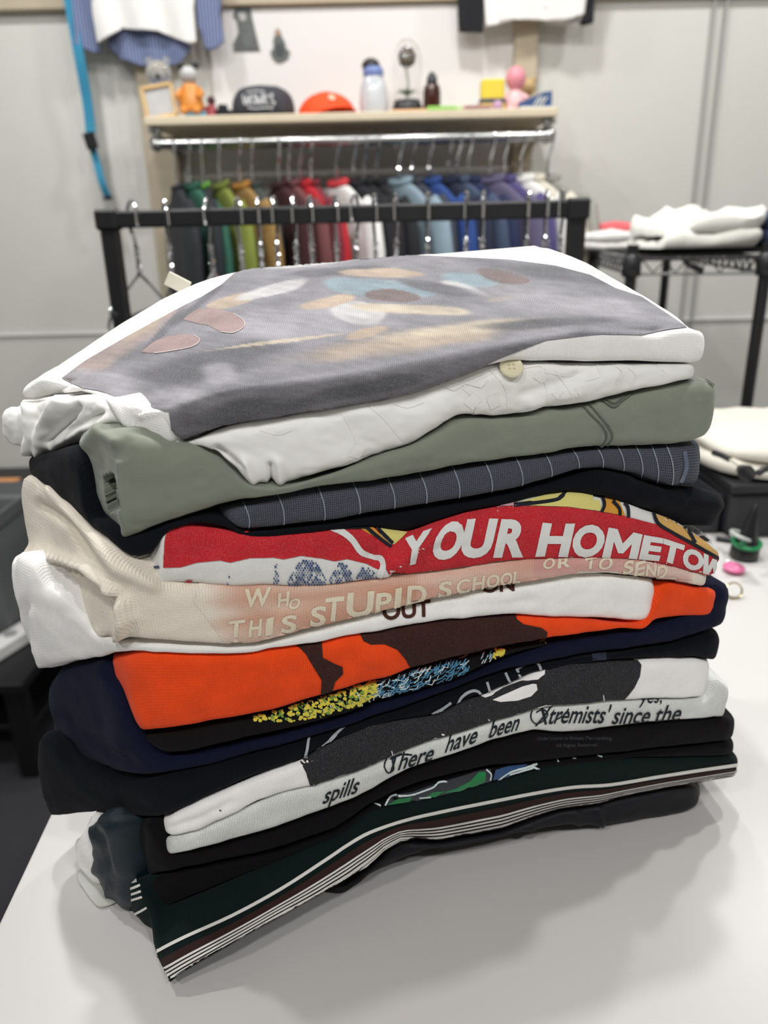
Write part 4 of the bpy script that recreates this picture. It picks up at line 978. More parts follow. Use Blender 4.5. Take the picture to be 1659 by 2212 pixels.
# ---- hangers
def hanger_meshes(stem, hook_r=.021):
    w = MB()
    pts = [(-hook_r * .95, 0, -.022)] + [(-hook_r * math.cos(t), 0, hook_r * math.sin(t)) for t in np.linspace(.0, math.pi, 11)] + [(hook_r * .9, 0, -.02), (.004, 0, -.05), (0, 0, -.062), (0, 0, -stem)]
    w.tube(pts, .0030, 8)
    t = MB()
    k = 26
    t.tube([(.0036 * math.cos(i * 1.5), .0036 * math.sin(i * 1.5), -.055 - (stem - .055) * i / k) for i in range(k + 1)], .0023, 6)
    arms = MB()
    arms.tube([(0, 0, -stem), (.03, 0, -stem - .012), (.10, 0, -stem - .045), (.19, 0, -stem - .095), (.205, 0, -stem - .115), (.195, 0, -stem - .125), (0, 0, -stem - .125), (-.195, 0, -stem - .125), (-.205, 0, -stem - .115), (-.19, 0, -stem - .095), (-.10, 0, -stem - .045), (-.03, 0, -stem - .012), (0, 0, -stem)], .0028, 7)
    clip = MB()
    clip.box((0, .006, -stem - .145), (.022, .0025, .05), m=Matrix.Rotation(.12, 3, 'X')); clip.box((0, -.006, -stem - .145), (.022, .0025, .05), m=Matrix.Rotation(-.12, 3, 'X'))
    clip.tube([(-.012, 0, -stem - .128), (.012, 0, -stem - .128)], .005, 8)
    return w, t, arms, clip
def make_hanger(name, stem, m=M_chr):
    w, t, arms, clip = hanger_meshes(stem)
    root = bpy.data.objects.new(name, None); COL.objects.link(root); root.empty_display_size = .05
    w.build('hook', m, root); t.build('twisted_stem', m, root); arms.build('frame', m, root)
    for x in (-.11, .11):
        c = clip.build('clip', m, root); c.location = (x, 0, 0)
    return root
def copy_tree(o, parent=None):
    c = o.copy(); COL.objects.link(c); c.parent = parent
    for ch in o.children: copy_tree(ch, c)
    return c
proto = make_hanger('clip_hanger', .105)
hx = [290, 364, 457, 524, 568, 604, 646, 681, 736, 778, 820, 866, 934, 1017, 1052, 1147, 1186, 1218]
for i, px in enumerate(hx):
    o = proto if i == 0 else copy_tree(proto)
    t = (px - 236) / (1250 - 236); q = A.lerp(B, t) + rl
    o.location = (q.x, q.y, q.z + .0165 - .021 + .0145)
    o.rotation_euler = (0, 0, math.radians(90 + random.uniform(-22, 22) + (40 if i < 2 else 0)))
    side = 'left' if i < 9 else 'right'; n = i if i < 9 else 17 - i
    tag(o, 'empty chrome clip hanger, %s from the %s end of the black rack' % (ORD[n], side), 'hanger', 'empty hangers on the black rack')
# ---- wall shelf with rod
ys0, ys1 = 2.40, YW
za = P(310, 257, ys0).z; zb_ = P(1205, 236, ys0).z; zs = (za + zb_) / 2 - .006
xl, xr = P(310, 257, ys0).x, P(1207, 236, ys0).x
shelf = empty('wall_shelf', ((xl + xr) / 2, YW, zs), 'pale pine wall shelf with chrome brackets carrying caps and toys', 'shelf')
so = Vector(shelf.location)
MB().box((0, (ys0 - YW) / 2, 0), (xr - xl, YW - ys0, .022)).build('board', M_wood, shelf, smooth=False)
zrod = (P(340, 316, 2.44).z + P(1187, 288, 2.44).z) / 2 - zs
for x in (P(336, 300, 2.44).x - so.x, P(1186, 270, 2.44).x - so.x):
    br = MB().tube([(x, 2.44 - YW, -.011), (x, 2.44 - YW, zrod)], .010, 10).build('bracket_post', M_chr2, shelf)
    MB().lathe([(.018, 0), (.022, .004), (.022, .010), (.012, .014)], c=(x, 2.44 - YW, -.026), n=14).build('flange', M_chr2, br)
    MB().ball((x, 2.44 - YW, zrod), .021).build('elbow', M_chr2, br)
    MB().tube([(x, -.002, -.06), (x, 2.44 - YW, -.02)], .006, 8).build('brace', M_chr2, shelf)
rod = MB().tube([(P(330, 316, 2.44).x - so.x, 2.44 - YW, zrod), (P(1192, 286, 2.44).x - so.x, 2.44 - YW, zrod)], .0165, 20).build('rod', M_chr2, shelf)
ZS = zs + .011
def shelf_pt(px, dy=.06): return Vector((P(px, 240, ys0 + dy).x, ys0 + dy, ZS))
# ---- garments hanging from the rod
def shirt_meshes():
    body = MB(); n = 28; vs = []; fs = []
    prof = [(0, .055, .022), (-.006, .075, .026), (-.02, .105, .028), (-.045, .150, .028), (-.075, .190, .030), (-.12, .200, .036), (-.22, .205, .042), (-.36, .208, .044), (-.50, .212, .046), (-.62, .216, .046)]
    for z, hw, th in prof:
        for j in range(n):
            a_ = 2 * math.pi * j / n; c_, s_ = math.cos(a_), math.sin(a_)
            fx = hw * math.copysign(abs(c_) ** .7, c_); fy = th * math.copysign(abs(s_) ** .7, s_)
            fy += (.010 * math.sin(fx * 60 + z * 4) * min(1, -z * 4)) * s_
            vs.append((fx, fy, z))
    k = len(prof)
    for i in range(k - 1):
        for j in range(n): fs.append((i * n + j, i * n + (j + 1) % n, (i + 1) * n + (j + 1) % n, (i + 1) * n + j))
    fs += [tuple(range(n)), tuple((k - 1) * n + j for j in range(n - 1, -1, -1))]
    body.add(vs, fs)
    sl = [MB().tube([(s * .165, 0, -.055), (s * .205, 0, -.09), (s * .232, -.006, -.18), (s * .240, -.012, -.32), (s * .242, -.014, -.50)], [.034, .044, .044, .040, .034], 12, flat=.75) for s in (-1, 1)]
    col = MB().tube([(.06 * math.cos(t), .028 * math.sin(t), .002 + .012 * (1 + math.sin(t)) / 2) for t in np.linspace(0, 2 * math.pi, 17)], .008, 8)
    return body, sl, col
sb, ssl, scol = shirt_meshes()
rh = make_hanger('rail_hanger', .125)
shirt = bpy.data.objects.new('hanging_shirt', None); COL.objects.link(shirt); shirt.empty_display_size = .05
dummy = mat('rail_cloth', '777777', .9)
sb.build('body', dummy, shirt)
for q in ssl: q.build('sleeve', dummy, shirt)
scol.build('collar', dummy, shirt)
rail = [(372,'23262a','charcoal patterned shirt','charcoal',0,.9), (402,'28594a','green shirt','green',.4,1), (432,'1c2126','black shirt with a bright green collar','black green-collared',-.3,.95,'5f9a3c'), (468,'6f7a30','lime olive shirt','lime olive',.2,1.1), (512,'8a6c3c','tan and green patterned shirt','tan patterned',.2,1.0,'a5762f'), (540,'39413f','dark grey-green shirt','dark grey-green',0,.9),
        (598,'3a1518','dark maroon jacket','dark maroon',0,1.05), (620,'66393a','dusty brick red shirt','brick red',.3,1.05), (645,'a81823','bright red shirt','bright red',.3,1), (668,'6d1f2d','wine red shirt','wine red',.1,.92), (725,'dcdbd8','white tee with a red collar','white red-collared',.2,1,'c83a42'),
        (762,'17181d','black shirt','first black',0,1), (785,'121318','black jacket','second black',.1,1), (812,'15161a','black tee','third black',0,1), (862,'7f929e','pale grey-blue shirt','pale grey-blue',.1,1.05), (890,'33373f','dark slate shirt','dark slate',0,.95), (927,'24417e','royal blue shirt','royal blue',.2,1), (968,'161d33','midnight navy jacket','midnight navy',0,1.08), (988,'3a475f','slate blue shirt','slate blue',.25,1), (1012,'1a2344','navy sweatshirt','navy',.25,1), (1060,'5a5570','greyish purple shirt','greyish purple',.15,1.08), (1090,'4a4472','deep purple shirt','deep purple',.3,.98), (1126,'dddcd8','white shirt','white',.25,1.05), (1150,'c9c3b4','cream shirt','cream',.1,1), (1186,'8d8c86','black and white patterned shirt','black and white patterned',0,.9)]
for i, r_ in enumerate(rail):
    px, colr, desc, short, tw, sc_ = r_[:6]
    h = rh if i == 0 else copy_tree(rh)
    x = P(px, 300, 2.44).x
    h.location = (x, 2.44, zs + zrod + .0165 - .021 + .003); yaw = math.radians(-64 + 14 * tw + random.uniform(-5, 5))
    h.rotation_euler = (0, 0, yaw)
    tag(h, 'chrome hanger on the wall rod holding the %s' % desc, 'hanger', 'hangers on the wall rod')
    s_ = shirt if i == 0 else copy_tree(shirt)
    s_.location = (x, 2.44, h.location.z - .118); s_.rotation_euler = (0, 0, yaw); s_.scale = (.92 * sc_, .5, sc_)
    tag(s_, '%s hanging on the wall rod' % desc, 'shirt', 'garments hanging on the wall rod')
    mm = mat('rail_' + short.replace(' ', '_').replace('-', '_'), colr, .9, mottle=.45 if 'pattern' in desc else .12, scale=45 if 'pattern' in desc else 30)
    cm = mat('rail_collar_' + short.replace(' ', '_'), r_[6], .9) if len(r_) > 6 else mm
    for ch_ in s_.children:
        ch_.material_slots[0].link = 'OBJECT'; ch_.material_slots[0].material = cm if ch_.name.startswith('collar') else mm
# ---- things standing on the shelf
def thing(name, px, dy, label, cat, rz=0, group=None):
    p = shelf_pt(px, dy); return empty(name, p, label, cat, group, rz)
U = 2.46 / 1690 * 1.06                                            # metres for one pixel at the shelf
t = thing('picture_frame', 350, .05, 'small gold-edged picture frame leaning on the shelf at its left end', 'picture frame')
R = Matrix.Rotation(math.radians(-14), 3, 'X') @ Matrix.Rotation(math.radians(-9), 3, 'Y')
w_, h_ = 58 * U, 60 * U
M_gold = mat('pale_gold_wood', 'c9a56a', .4, mottle=.15)
for c, d in (((0, 0, .005), (w_, .012, .009)), ((0, 0, h_ - .005), (w_, .012, .009)), ((-w_ / 2 + .004, 0, h_ / 2), (.009, .012, h_)), ((w_ / 2 - .004, 0, h_ / 2), (.009, .012, h_))):
    MB().box(R @ Vector(c), d, m=R).build('frame_side', M_gold, t, smooth=False)
MB().box(R @ Vector((0, .003, h_ / 2)), (w_ - .012, .003, h_ - .012), m=R).build('picture', mat('grey_picture', 'a9a9a8', .4, mottle=.2, scale=30), t, smooth=False)
t = thing('glass_ornament', 352, .17, 'clear glass head-shaped ornament behind the picture frame', 'ornament')
M_glass = mat('clear_glass', 'f4f6f8', .04, 0, mottle=0, Transmission_Weight=.85, IOR=1.45)
MB().lathe([(.030, 0), (.034, .01), (.028, .05), (.020, .085), (.018, .10)], n=20).build('stand', M_glass, t)
hd = MB().ball((0, 0, .132), .038, (1, .9, .92)).build('head', M_glass, t)
MB().ball((.008, -.034, .118), .018, (1.1, 1, .8)).build('muzzle', M_glass, hd); MB().ball((.008, -.05, .118), .008).build('nose', mat('dark_glass', '2c2c30', .1), hd)
for s in (-1, 1): MB().ball((s * .024, .0, .162), .012, (1, .5, 1)).build('ear', M_glass, hd)
t = thing('toy_figure', 415, .07, 'orange toy figure with a pale grey head on a blue base', 'toy')
M_or = mat('orange_vinyl', 'd58a3a', .35, mottle=.12, scale=60); M_gv = mat('grey_vinyl', 'b9b9b8', .35); M_bv = mat('black_vinyl', '17171a', .35)
MB().box((.012, 0, .008), (.060, .045, .016)).build('base', mat('teal_base', '3f88a3', .4), t, smooth=False)
MB().lathe([(.024, .014), (.034, .022), (.036, .04), (.028, .062), (.024, .078), (.018, .088)], n=20, sy=.85).build('body', M_or, t)
hd = MB().ball((0, 0, .110), .024, (1.05, .95, .95)).build('head', M_gv, t)
for s in (-1, 1):
    MB().ball((s * .021, 0, .134), .010, (1, .5, 1)).build('ear', M_bv, hd)
    MB().tube([(s * .024, 0, .074), (s * .034, -.012, .06), (s * .026, -.026, .05)], [.008, .008, .009], 9).build('arm', M_or, t)
    MB().ball((s * .018, -.02, .02), .013, (1, 1.3, .8)).build('foot', M_or, t)
t = thing('toy_figure', 458, .06, 'tiny red and black toy figure beside the black cap', 'toy')
MB().lathe([(.012, 0), (.016, .006), (.014, .02), (.009, .034)], n=14).build('body', mat('red_vinyl', '8c1f2c', .35), t)
MB().ball((0, 0, .044), .012).build('head', mat('dark_red_vinyl', '3d1418', .4), t)
MB().tube([(-.012, 0, .028), (-.024, -.006, .018)], .005, 8).build('arm', mat('red_vinyl', '8c1f2c', .35), t)
t = thing('toy_car', 483, .06, 'tiny black toy vehicle left of the black cap', 'toy', rz=.5)
MB().box((0, 0, .013), (.044, .024, .014)).build('body', M_bv, t, smooth=False); MB().box((-.002, 0, .026), (.024, .020, .014)).build('cabin', mat('smoke_vinyl', '2b2f33', .2), t, smooth=False)
for sx in (-1, 1):
    for sy in (-1, 1): MB().lathe([(.006, -.003), (.008, 0), (.006, .003)], c=(sx * .014, sy * .012, .008), n=12, m=Matrix.Rotation(math.pi / 2, 3, 'X')).build('wheel', M_bv, t)
# caps
def cap(px, dy, label, m, wid, hgt, rz, crown_pow=2.4, brim=True):
    t = thing('baseball_cap', px, dy, label, 'cap', rz=rz)
    vs = []; fs = []; n = 32; k = 9
    for i in range(k + 1):
        a_ = i / k * math.pi / 2; r = math.cos(a_) ** (2 / crown_pow); z = math.sin(a_) ** (2 / crown_pow) * hgt
        for j in range(n):
            b_ = 2 * math.pi * j / n; vs.append((max(r, .01) * wid / 2 * math.cos(b_), max(r, .01) * wid * .56 * math.sin(b_), z))
    for i in range(k):
        for j in range(n): fs.append((i * n + j, i * n + (j + 1) % n, (i + 1) * n + (j + 1) % n, (i + 1) * n + j))
    fs.append(tuple(k * n + j for j in range(n)))
    cr_ = MB().add(vs, fs).build('crown', m, t)
    sd = cr_.modifiers.new('s', 'SOLIDIFY'); sd.thickness = .002
    MB().ball((0, 0, hgt), .006, (1, 1, .5)).build('top_button', m, t)
    for j in range(6):
        b_ = math.pi / 3 * j + .5
        MB().tube([(max(math.cos(q), .02) ** (2 / crown_pow) * wid / 2 * 1.004 * math.cos(b_), max(math.cos(q), .02) ** (2 / crown_pow) * wid * .56 * 1.004 * math.sin(b_), math.sin(q) ** (2 / crown_pow) * hgt) for q in np.linspace(.05, 1.5, 9)], .0012, 5).build('seam', m, t)
    return t
M_capb = mat('faded_black_twill', '3a3c42', .9, mottle=.2, bump=.0004, bscale=800)
cb_ = cap(570, .14, 'faded black cap with a white scrawled emblem on the shelf', M_capb, 118 * U, 56 * U, 0, 3.4)
bw, bh = 118 * U, 56 * U
vs = []; fs = []
for i in range(13):
    a_ = math.pi * (1 + i / 12)
    for rr in (1.0, 1.28): vs.append((bw / 2 * math.cos(a_) * (1 if rr == 1 else .93), bw * .56 * math.sin(a_) * rr, .006 - (.0 if rr == 1 else .002)))
for i in range(12): fs.append((2 * i, 2 * i + 1, 2 * i + 3, 2 * i + 2))
o = MB().add(vs, fs).build('visor', M_capb, cb_); o.modifiers.new('s', 'SOLIDIFY').thickness = .003
# white scrawl: loops like graffiti lettering, laid on the front of the crown
def crown_pt(u, v):
    b_ = -math.pi / 2 + u; z = v; a_ = math.asin(min(.999, (z / bh) ** 1.7)); r = math.cos(a_) ** (2 / 3.4)
    return (r * bw / 2 * math.cos(b_) * 1.01, r * bw * .56 * math.sin(b_) * 1.02, z)
M_thr = mat('white_thread', 'd9dadb', .8)
for l in ([(-.55, .056), (-.46, .03), (-.40, .05), (-.33, .028), (-.27, .055)], [(-.20, .030), (-.24, .046), (-.12, .052), (-.10, .034), (-.2, .03)], [(-.06, .054), (-.04, .028), (.03, .044), (.08, .028), (.12, .056)], [(.16, .03), (.18, .054), (.28, .048), (.18, .040), (.30, .028)], [(.34, .05), (.46, .056), (.40, .040), (.50, .034), (.40, .026)], [(-.35, .022), (-.1, .018), (.2, .020), (.42, .018)], [(-.42, .062), (-.1, .064), (.2, .062)]):
    pl = smooth_pl(l, 5)
    MB().tube([crown_pt(*q) for q in pl], .0017, 6).build('emblem_stroke', M_thr, cb_)
M_capo = mat('orange_twill', 'ee4a12', .75, mottle=.08)
co = cap(705, .13, 'bright orange cap lying brim forward on the shelf', M_capo, 108 * U, 44 * U, math.radians(25), 2.0)
ow = 108 * U
vs = []; fs = []
for i in range(15):
    a_ = math.pi * (1.02 + .96 * i / 14)
    for rr in (0.98, 1.5):
        x = ow / 2 * math.cos(a_) * (1 if rr < 1 else .9); vs.append((x, ow * .56 * math.sin(a_) * rr, .020 - (abs(x) / (ow / 2)) ** 2 * .018 + (.002 if rr < 1 else -.004)))
for i in range(14): fs.append((2 * i, 2 * i + 1, 2 * i + 3, 2 * i + 2))
o = MB().add(vs, fs).build('visor', M_capo, co); o.modifiers.new('s', 'SOLIDIFY').thickness = .003
MB().lathe([(.010, 0), (.010, .002)], c=(-.012, -ow * .44, .044), n=16, m=Matrix.Rotation(math.radians(50), 3, 'X')).build('badge', mat('pale_badge', 'f0b9a0', .5), co)
# bottle with a dark cap, bell jar, brown bottle
t = thing('glass_bottle', 808, .10, 'clear patterned glass bottle with a black round stopper and blue neck band', 'bottle')
MB().lathe([(.034, 0), (.040, .008), (.041, .040), (.038, .070), (.030, .092), (.024, .105)], n=24).build('bottle', mat('frosted_glass', 'dfe4ea', .18, 0, mottle=.08, scale=90, Transmission_Weight=.45), t)
MB().lathe([(.026, .098), (.029, .104), (.029, .116), (.024, .124)], n=20).build('neck_band', mat('periwinkle_band', '6f80b4', .5, mottle=.2, scale=80), t)
MB().ball((-.006, .004, .128), .026, (1, 1, .75)).build('stopper', M_bv, t)
t = thing('bell_jar', 880, .13, 'glass bell jar with a dried flower standing on a dark base', 'bell jar')
MB().box((.008, -.02, .006), (.115, .09, .012)).build('plinth', mat('orange_wood', 'cf9d6a', .5, mottle=.15), t, smooth=False)
MB().lathe([(.044, .012), (.046, .018), (.040, .034), (.036, .04)], n=24).build('base', mat('dark_wood_base', '29282c', .4), t)
gd = MB().lathe([(.041, .040), (.043, .06), (.044, .12), (.041, .155), (.032, .180), (.016, .194), (.002, .197)], n=28).build('dome', mat('thin_glass', 'ffffff', .02, 0, mottle=0, Transmission_Weight=1.0, IOR=1.45), t); gd.modifiers.new('s', 'SOLIDIFY').thickness = .002
MB().tube([(0, 0, .04), (.003, 0, .09), (-.004, 0, .13)], .0025, 7).build('flower_stem', mat('dried_green', '6f8a62', .8), t)
fl = MB()
for i in range(9):
    a_ = i * 2.4; fl.ball((-.006 + .014 * math.cos(a_), .012 * math.sin(a_), .140 + .003 * i), .013, (1, 1, .8), n=8)
MB().lathe([(.006, .125), (.022, .135), (.026, .155), (.018, .172), (.006, .178)], n=9).build('flower_head', mat('dried_flower', '5e5446', .95, mottle=.4, scale=120), t)
for i in range(6):
    a_ = i * 1.05; c_, s_ = math.cos(a_), math.sin(a_)
    MB().add([(0, 0, .052), (.018 * c_ - .006 * s_, .018 * s_ + .006 * c_, .07), (.032 * c_, .032 * s_, .062), (.018 * c_ + .006 * s_, .018 * s_ - .006 * c_, .068), (.018 * c_, .018 * s_, .064)], [(0, 1, 4), (1, 2, 4), (2, 3, 4), (3, 0, 4)]).build('leaf', mat('dried_leaf', '5f7a58', .8), t)
t = thing('brown_bottle', 933, .11, 'small brown glass bottle with a dark pointed cap beside the bell jar', 'bottle')
MB().lathe([(.022, 0), (.025, .004), (.025, .060), (.021, .076), (.012, .082)], n=20).build('bottle', mat('brown_glass', '3d201a', .15, mottle=.2), t)
MB().lathe([(.013, .080), (.016, .084), (.014, .098), (.006, .108), (.001, .112)], n=16).build('cap', mat('ink_cap', '1d2026', .4), t)
t = thing('marker_pen', 962, .03, 'green flat pen lying on the shelf front', 'pen')
MB().tube([(-.05, 0, .007), (.03, .004, .007)], .007, 10).build('barrel', mat('lime_plastic', '7fb845', .4), t)
MB().tube([(.03, .004, .007), (.05, .005, .007)], .006, 10).build('cap', mat('mint_plastic', 'a8c98a', .4), t)
t = thing('pink_pouch', 1030, .03, 'flat pale pink pouch lying on the shelf right of the pen', 'pouch')
MB().box((0, 0, .006), (.080, .05, .010)).build('body', mat('pale_pink_vinyl', 'd9b0ac', .5), t, smooth=False)
MB().tube([(-.036, -.026, .008), (.036, -.026, .008)], .003, 7).build('zip', mat('rose_zip', 'b98984', .5), t)
t = thing('toy_figure', 1062, .10, 'squat yellow toy with a dark belt on the right of the shelf', 'toy')
M_ye = mat('yellow_vinyl', 'dcc63f', .4, mottle=.08)
MB().box((0, 0, .056), (.066, .040, .060)).build('head', M_ye, t, smooth=False)
MB().box((0, 0, .018), (.070, .042, .030)).build('body', M_ye, t, smooth=False); MB().box((0, 0, .030), (.072, .044, .012)).build('belt', mat('navy_belt', '3c4257', .5), t, smooth=False)
MB().ball((.012, -.034, .014), .015).build('ball', mat('lilac_vinyl', 'b48fae', .4), t)
t = thing('toy_figure', 1112, .10, 'pink toy figure with a round head at the right of the shelf', 'toy')
M_pk = mat('pink_vinyl', 'd98a95', .4, mottle=.08); M_pl = mat('light_pink_vinyl', 'e3b3b4', .4)
MB().lathe([(.026, 0), (.031, .008), (.030, .03), (.020, .052), (.012, .06)], n=18).build('body', M_pl, t)
MB().ball((0, 0, .087), .029, (1, .95, 1.1)).build('head', M_pk, t)
for s in (-1, 1):
    MB().tube([(s * .018, 0, .046), (s * .034, -.01, .034)], [.009, .007], 8).build('arm', M_pl, t); MB().ball((s * .016, -.02, .008), .011, (1, 1.3, .8)).build('foot', M_pl, t)
t = thing('toy_figure', 1138, .17, 'small tan toy figure behind the pink one', 'toy')
M_tn = mat('tan_vinyl', 'b89b6c', .5, mottle=.12)
MB().lathe([(.020, 0), (.024, .01), (.020, .04), (.012, .052)], n=16).build('body', M_tn, t); MB().ball((0, 0, .074), .024).build('head', M_tn, t)
for s in (-1, 1): MB().ball((s * .018, 0, .094), .008).build('ear', M_tn, t)
t = thing('toy_sneaker', 1153, .07, 'small navy sneaker with white stripes at the right end of the shelf', 'shoe', rz=math.radians(8))
M_sn = mat('navy_suede', '34507e', .85, mottle=.1); M_so = mat('sole_white', 'cfd0cb', .6)
ou = [(-.045, .008), (-.044, .022), (-.030, .026), (-.012, .032), (.008, .040), (.022, .046), (.036, .047), (.045, .050), (.046, .03), (.046, .008)]
MB().prism(ou, .034).build('upper', M_sn, t, smooth=False)
MB().prism([(-.050, 0), (-.050, .006), (-.040, .010), (.046, .010), (.050, .006), (.049, 0)], .040).build('sole', M_so, t, smooth=False)
for i in range(3): MB().tube([(-.006 + .011 * i, -.018, .012), (.002 + .011 * i, -.0185, .024), (.010 + .011 * i, -.018, .034)], .0022, 6).build('side_stripe', M_so, t)
for i in range(3): MB().tube([(-.014 + .010 * i, -.014, .034 + .004 * i), (-.012 + .010 * i, .014, .034 + .004 * i)], .0016, 6).build('lace', M_so, t)
# ---- garments pinned on the wall above
M_str = mat('blue_striped_cotton', '6f7fa6', .85)
nt = M_str.node_tree; N_ = nt.nodes; tcs = N_.new('ShaderNodeTexCoord'); wv = N_.new('ShaderNodeTexWave'); wv.inputs['Scale'].default_value = 34; wv.bands_direction = 'X'; wv.inputs['Distortion'].default_value = .6
nt.links.new(tcs.outputs['Object'], wv.inputs['Vector']); mxs = N_.new('ShaderNodeMix'); mxs.data_type = 'RGBA'; mxs.inputs[6].default_value = lin('39456b'); mxs.inputs[7].default_value = lin('8a96b8')
nt.links.new(wv.outputs['Fac'], mxs.inputs[0]); nt.links.new(mxs.outputs[2], N_['Principled BSDF'].inputs['Base Color'])
def panel(t, name, outline_px, Y, thick, m, ripple=.006, freq=70, ph=0):
    """a hanging cloth panel: outline in pixels on the plane Y, made into a soft rippled slab"""
    o = Vector(t.location); pts = [P(x, y, Y) - o for x, y in outline_px]
    bm = bmesh.new(); add_poly(bm, [(p.x, p.z) for p in pts])
    xs = [p.x for p in pts]; zs_ = [p.z for p in pts]
    for ax, lo, hi in ((0, min(xs), max(xs)), (1, min(zs_), max(zs_))):
        k = math.floor(lo / .012) + 1
        while k * .012 < hi:
            c_ = [0, 0, 0]; n_ = [0, 0, 0]; c_[ax] = k * .012; n_[ax] = 1
            bmesh.ops.bisect_plane(bm, geom=bm.verts[:] + bm.edges[:] + bm.faces[:], plane_co=c_, plane_no=n_, dist=1e-5); k += 1
    for v in bm.verts:
        x, z = v.co.x, v.co.y; v.co = (x, Y - o.y + ripple * math.sin(x * freq + ph + z * 9) + ripple * .6 * math.sin(x * freq * .43 + 2 * ph), z)
    me = bpy.data.meshes.new(name); bm.to_mesh(me); bm.free(); me.polygons.foreach_set('use_smooth', [True] * len(me.polygons)); me.materials.append(m)
    ob = bpy.data.objects.new(name, me); COL.objects.link(ob); ob.parent = t
    md_ = ob.modifiers.new('s', 'SOLIDIFY'); md_.thickness = thick; md_.offset = 0
    return ob
M_wt = mat('wall_white_cotton', 'e6e5e3', .9, mottle=.03); M_bk = mat('wall_black_cotton', '131419', .9)
t = empty('layered_tee', P(320, 0, 2.64), 'white tee with blue striped shirt sleeves and tails pinned on the wall', 'shirt')
panel(t, 'tee_body', [(196,-250),(202,30),(212,92),(240,78),(266,60),(300,66),(340,66),(380,82),(412,96),(424,90),(418,20),(426,-250),(380,-300),(350,-316),(315,-300),(280,-316),(250,-300)], 2.63, .010, M_wt, .008, 55)
panel(t, 'shirt_tail', [(232,40),(232,98),(262,128),(300,141),(340,140),(392,138),(414,100),(412,40)], 2.655, .008, M_str, .006, 80)
panel(t, 'sleeve', [(196,-262),(160,-220),(146,-120),(158,40),(163,96),(186,108),(214,116),(208,60),(205,-140)], 2.645, .022, M_str, .006, 60, 1)
panel(t, 'sleeve', [(420,-140),(430,50),(448,110),(468,104),(484,88),(476,30),(474,-120),(462,-220),(426,-262)], 2.645, .022, M_str, .006, 60, 2)
t = empty('raglan_tee', P(1140, 0, 2.64), 'white raglan tee with black sleeves pinned on the wall above the shelf', 'shirt')
panel(t, 'tee_body', [(1030,-250),(1046,0),(1050,58),(1075,52),(1110,44),(1170,42),(1220,46),(1262,30),(1268,-10),(1276,-250),(1225,-300),(1185,-316),(1150,-298),(1115,-316),(1080,-300)], 2.63, .010, M_wt, .007, 45)
panel(t, 'back_hem', [(1170,30),(1180,50),(1222,56),(1246,52),(1256,30)], 2.65, .006, M_wt, .003, 50)
panel(t, 'sleeve', [(1030,-262),(1000,-220),(988,-120),(992,30),(994,66),(1020,69),(1043,70),(1045,0),(1040,-140)], 2.645, .024, M_bk, .004, 60)
panel(t, 'sleeve', [(1268,-140),(1268,20),(1252,50),(1262,54),(1279,50),(1282,0),(1312,-120),(1306,-220),(1276,-262)], 2.645, .024, M_bk, .004, 60, 2)
# cut-out pictures stuck on the white board
M_pic = mat('grey_photo_print', '5c605e', .5, mottle=.55, scale=90); M_pic2 = mat('dark_photo_print', '3c4143', .5, mottle=.6, scale=110)
def cutout(name, label, outline, inner):
    t = empty(name, P(outline[0][0], outline[0][1], YW - .014), label, 'picture'); o = Vector(t.location)
    pts = [P(x, y, YW - .014) - o for x, y in outline]
    MB().prism([(p.x, p.z) for p in pts], .002).build('sheet', M_pic, t, smooth=False)
    for nm, ol, m_ in inner:
        pts = [P(x, y, YW - .014) - o for x, y in ol]; MB().prism([(p.x, p.z) for p in pts], .0026, Matrix.Translation((0, -.0012, 0))).build(nm, m_, t, smooth=False)
cutout('paper_cutout', 'grey paper cut-out of a person in a long coat and cap', [(506,112),(504,95),(516,70),(512,45),(504,36),(506,18),(516,4),(530,2),(541,12),(545,40),(552,70),(562,110)],
       [('cap_print', [(505,30),(507,16),(517,4),(530,3),(540,14),(541,28),(520,26)], M_pic2), ('coat_print', [(518,52),(540,48),(556,106),(524,104)], M_pic), ('face_print', [(513,28),(530,28),(532,44),(518,46)], mat('pale_photo_print', 'a9aaa6', .5))])
cutout('paper_cutout', 'small dark paper cut-out of a crouching person', [(598,136),(588,126),(584,112),(591,104),(590,86),(594,78),(594,66),(600,60),(606,68),(608,78),(616,92),(618,104),(627,112),(622,128),(608,136)],
       [('face_print', [(594,76),(595,66),(600,61),(605,68),(605,78)], mat('skin_photo_print', 'a98977', .5)), ('cloth_print', [(596,96),(608,94),(616,112),(606,124),(594,118)], M_pic2)])
# blue lanyard
t = empty('hanging_strap', P(190, 200, 2.64), 'bright blue webbing strap hanging down the wall with black buckle', 'strap')
o0 = Vector(t.location)
def ribbon(pts, w, m, name, th=.003):
    pl = smooth_pl(pts, 6); L_ = []; R_ = []
    vs = []; fs = []
    for i, (x, y) in enumerate(pl):
        p = P(x, y, 2.64) - o0
        for dy in (-th / 2, th / 2):
            for s in (-1, 1): vs.append(p + Vector((s * w / 2, dy + .006 * math.sin(i * .4), 0)))
    for i in range(len(pl) - 1):
        a_ = 4 * i; b_ = a_ + 4
        fs += [(a_, a_ + 1, b_ + 1, b_), (a_ + 2, b_ + 2, b_ + 3, a_ + 3), (a_, b_, b_ + 2, a_ + 2), (a_ + 1, a_ + 3, b_ + 3, b_ + 1)]
    fs += [(0, 2, 3, 1), (4 * len(pl) - 4, 4 * len(pl) - 3, 4 * len(pl) - 1, 4 * len(pl) - 2)]
    return MB().add(vs, fs).build(name, m, t)
M_wb = mat('blue_webbing', '2f86a8', .8, mottle=.1, bump=.0005, bscale=600)
ribbon([(135,-60),(152,20),(172,120),(186,210),(196,290)], .030, M_wb, 'webbing'); ribbon([(196,310),(208,350),(222,395),(232,424)], .022, M_wb, 'webbing')
p = P(196, 304, 2.63) - o0
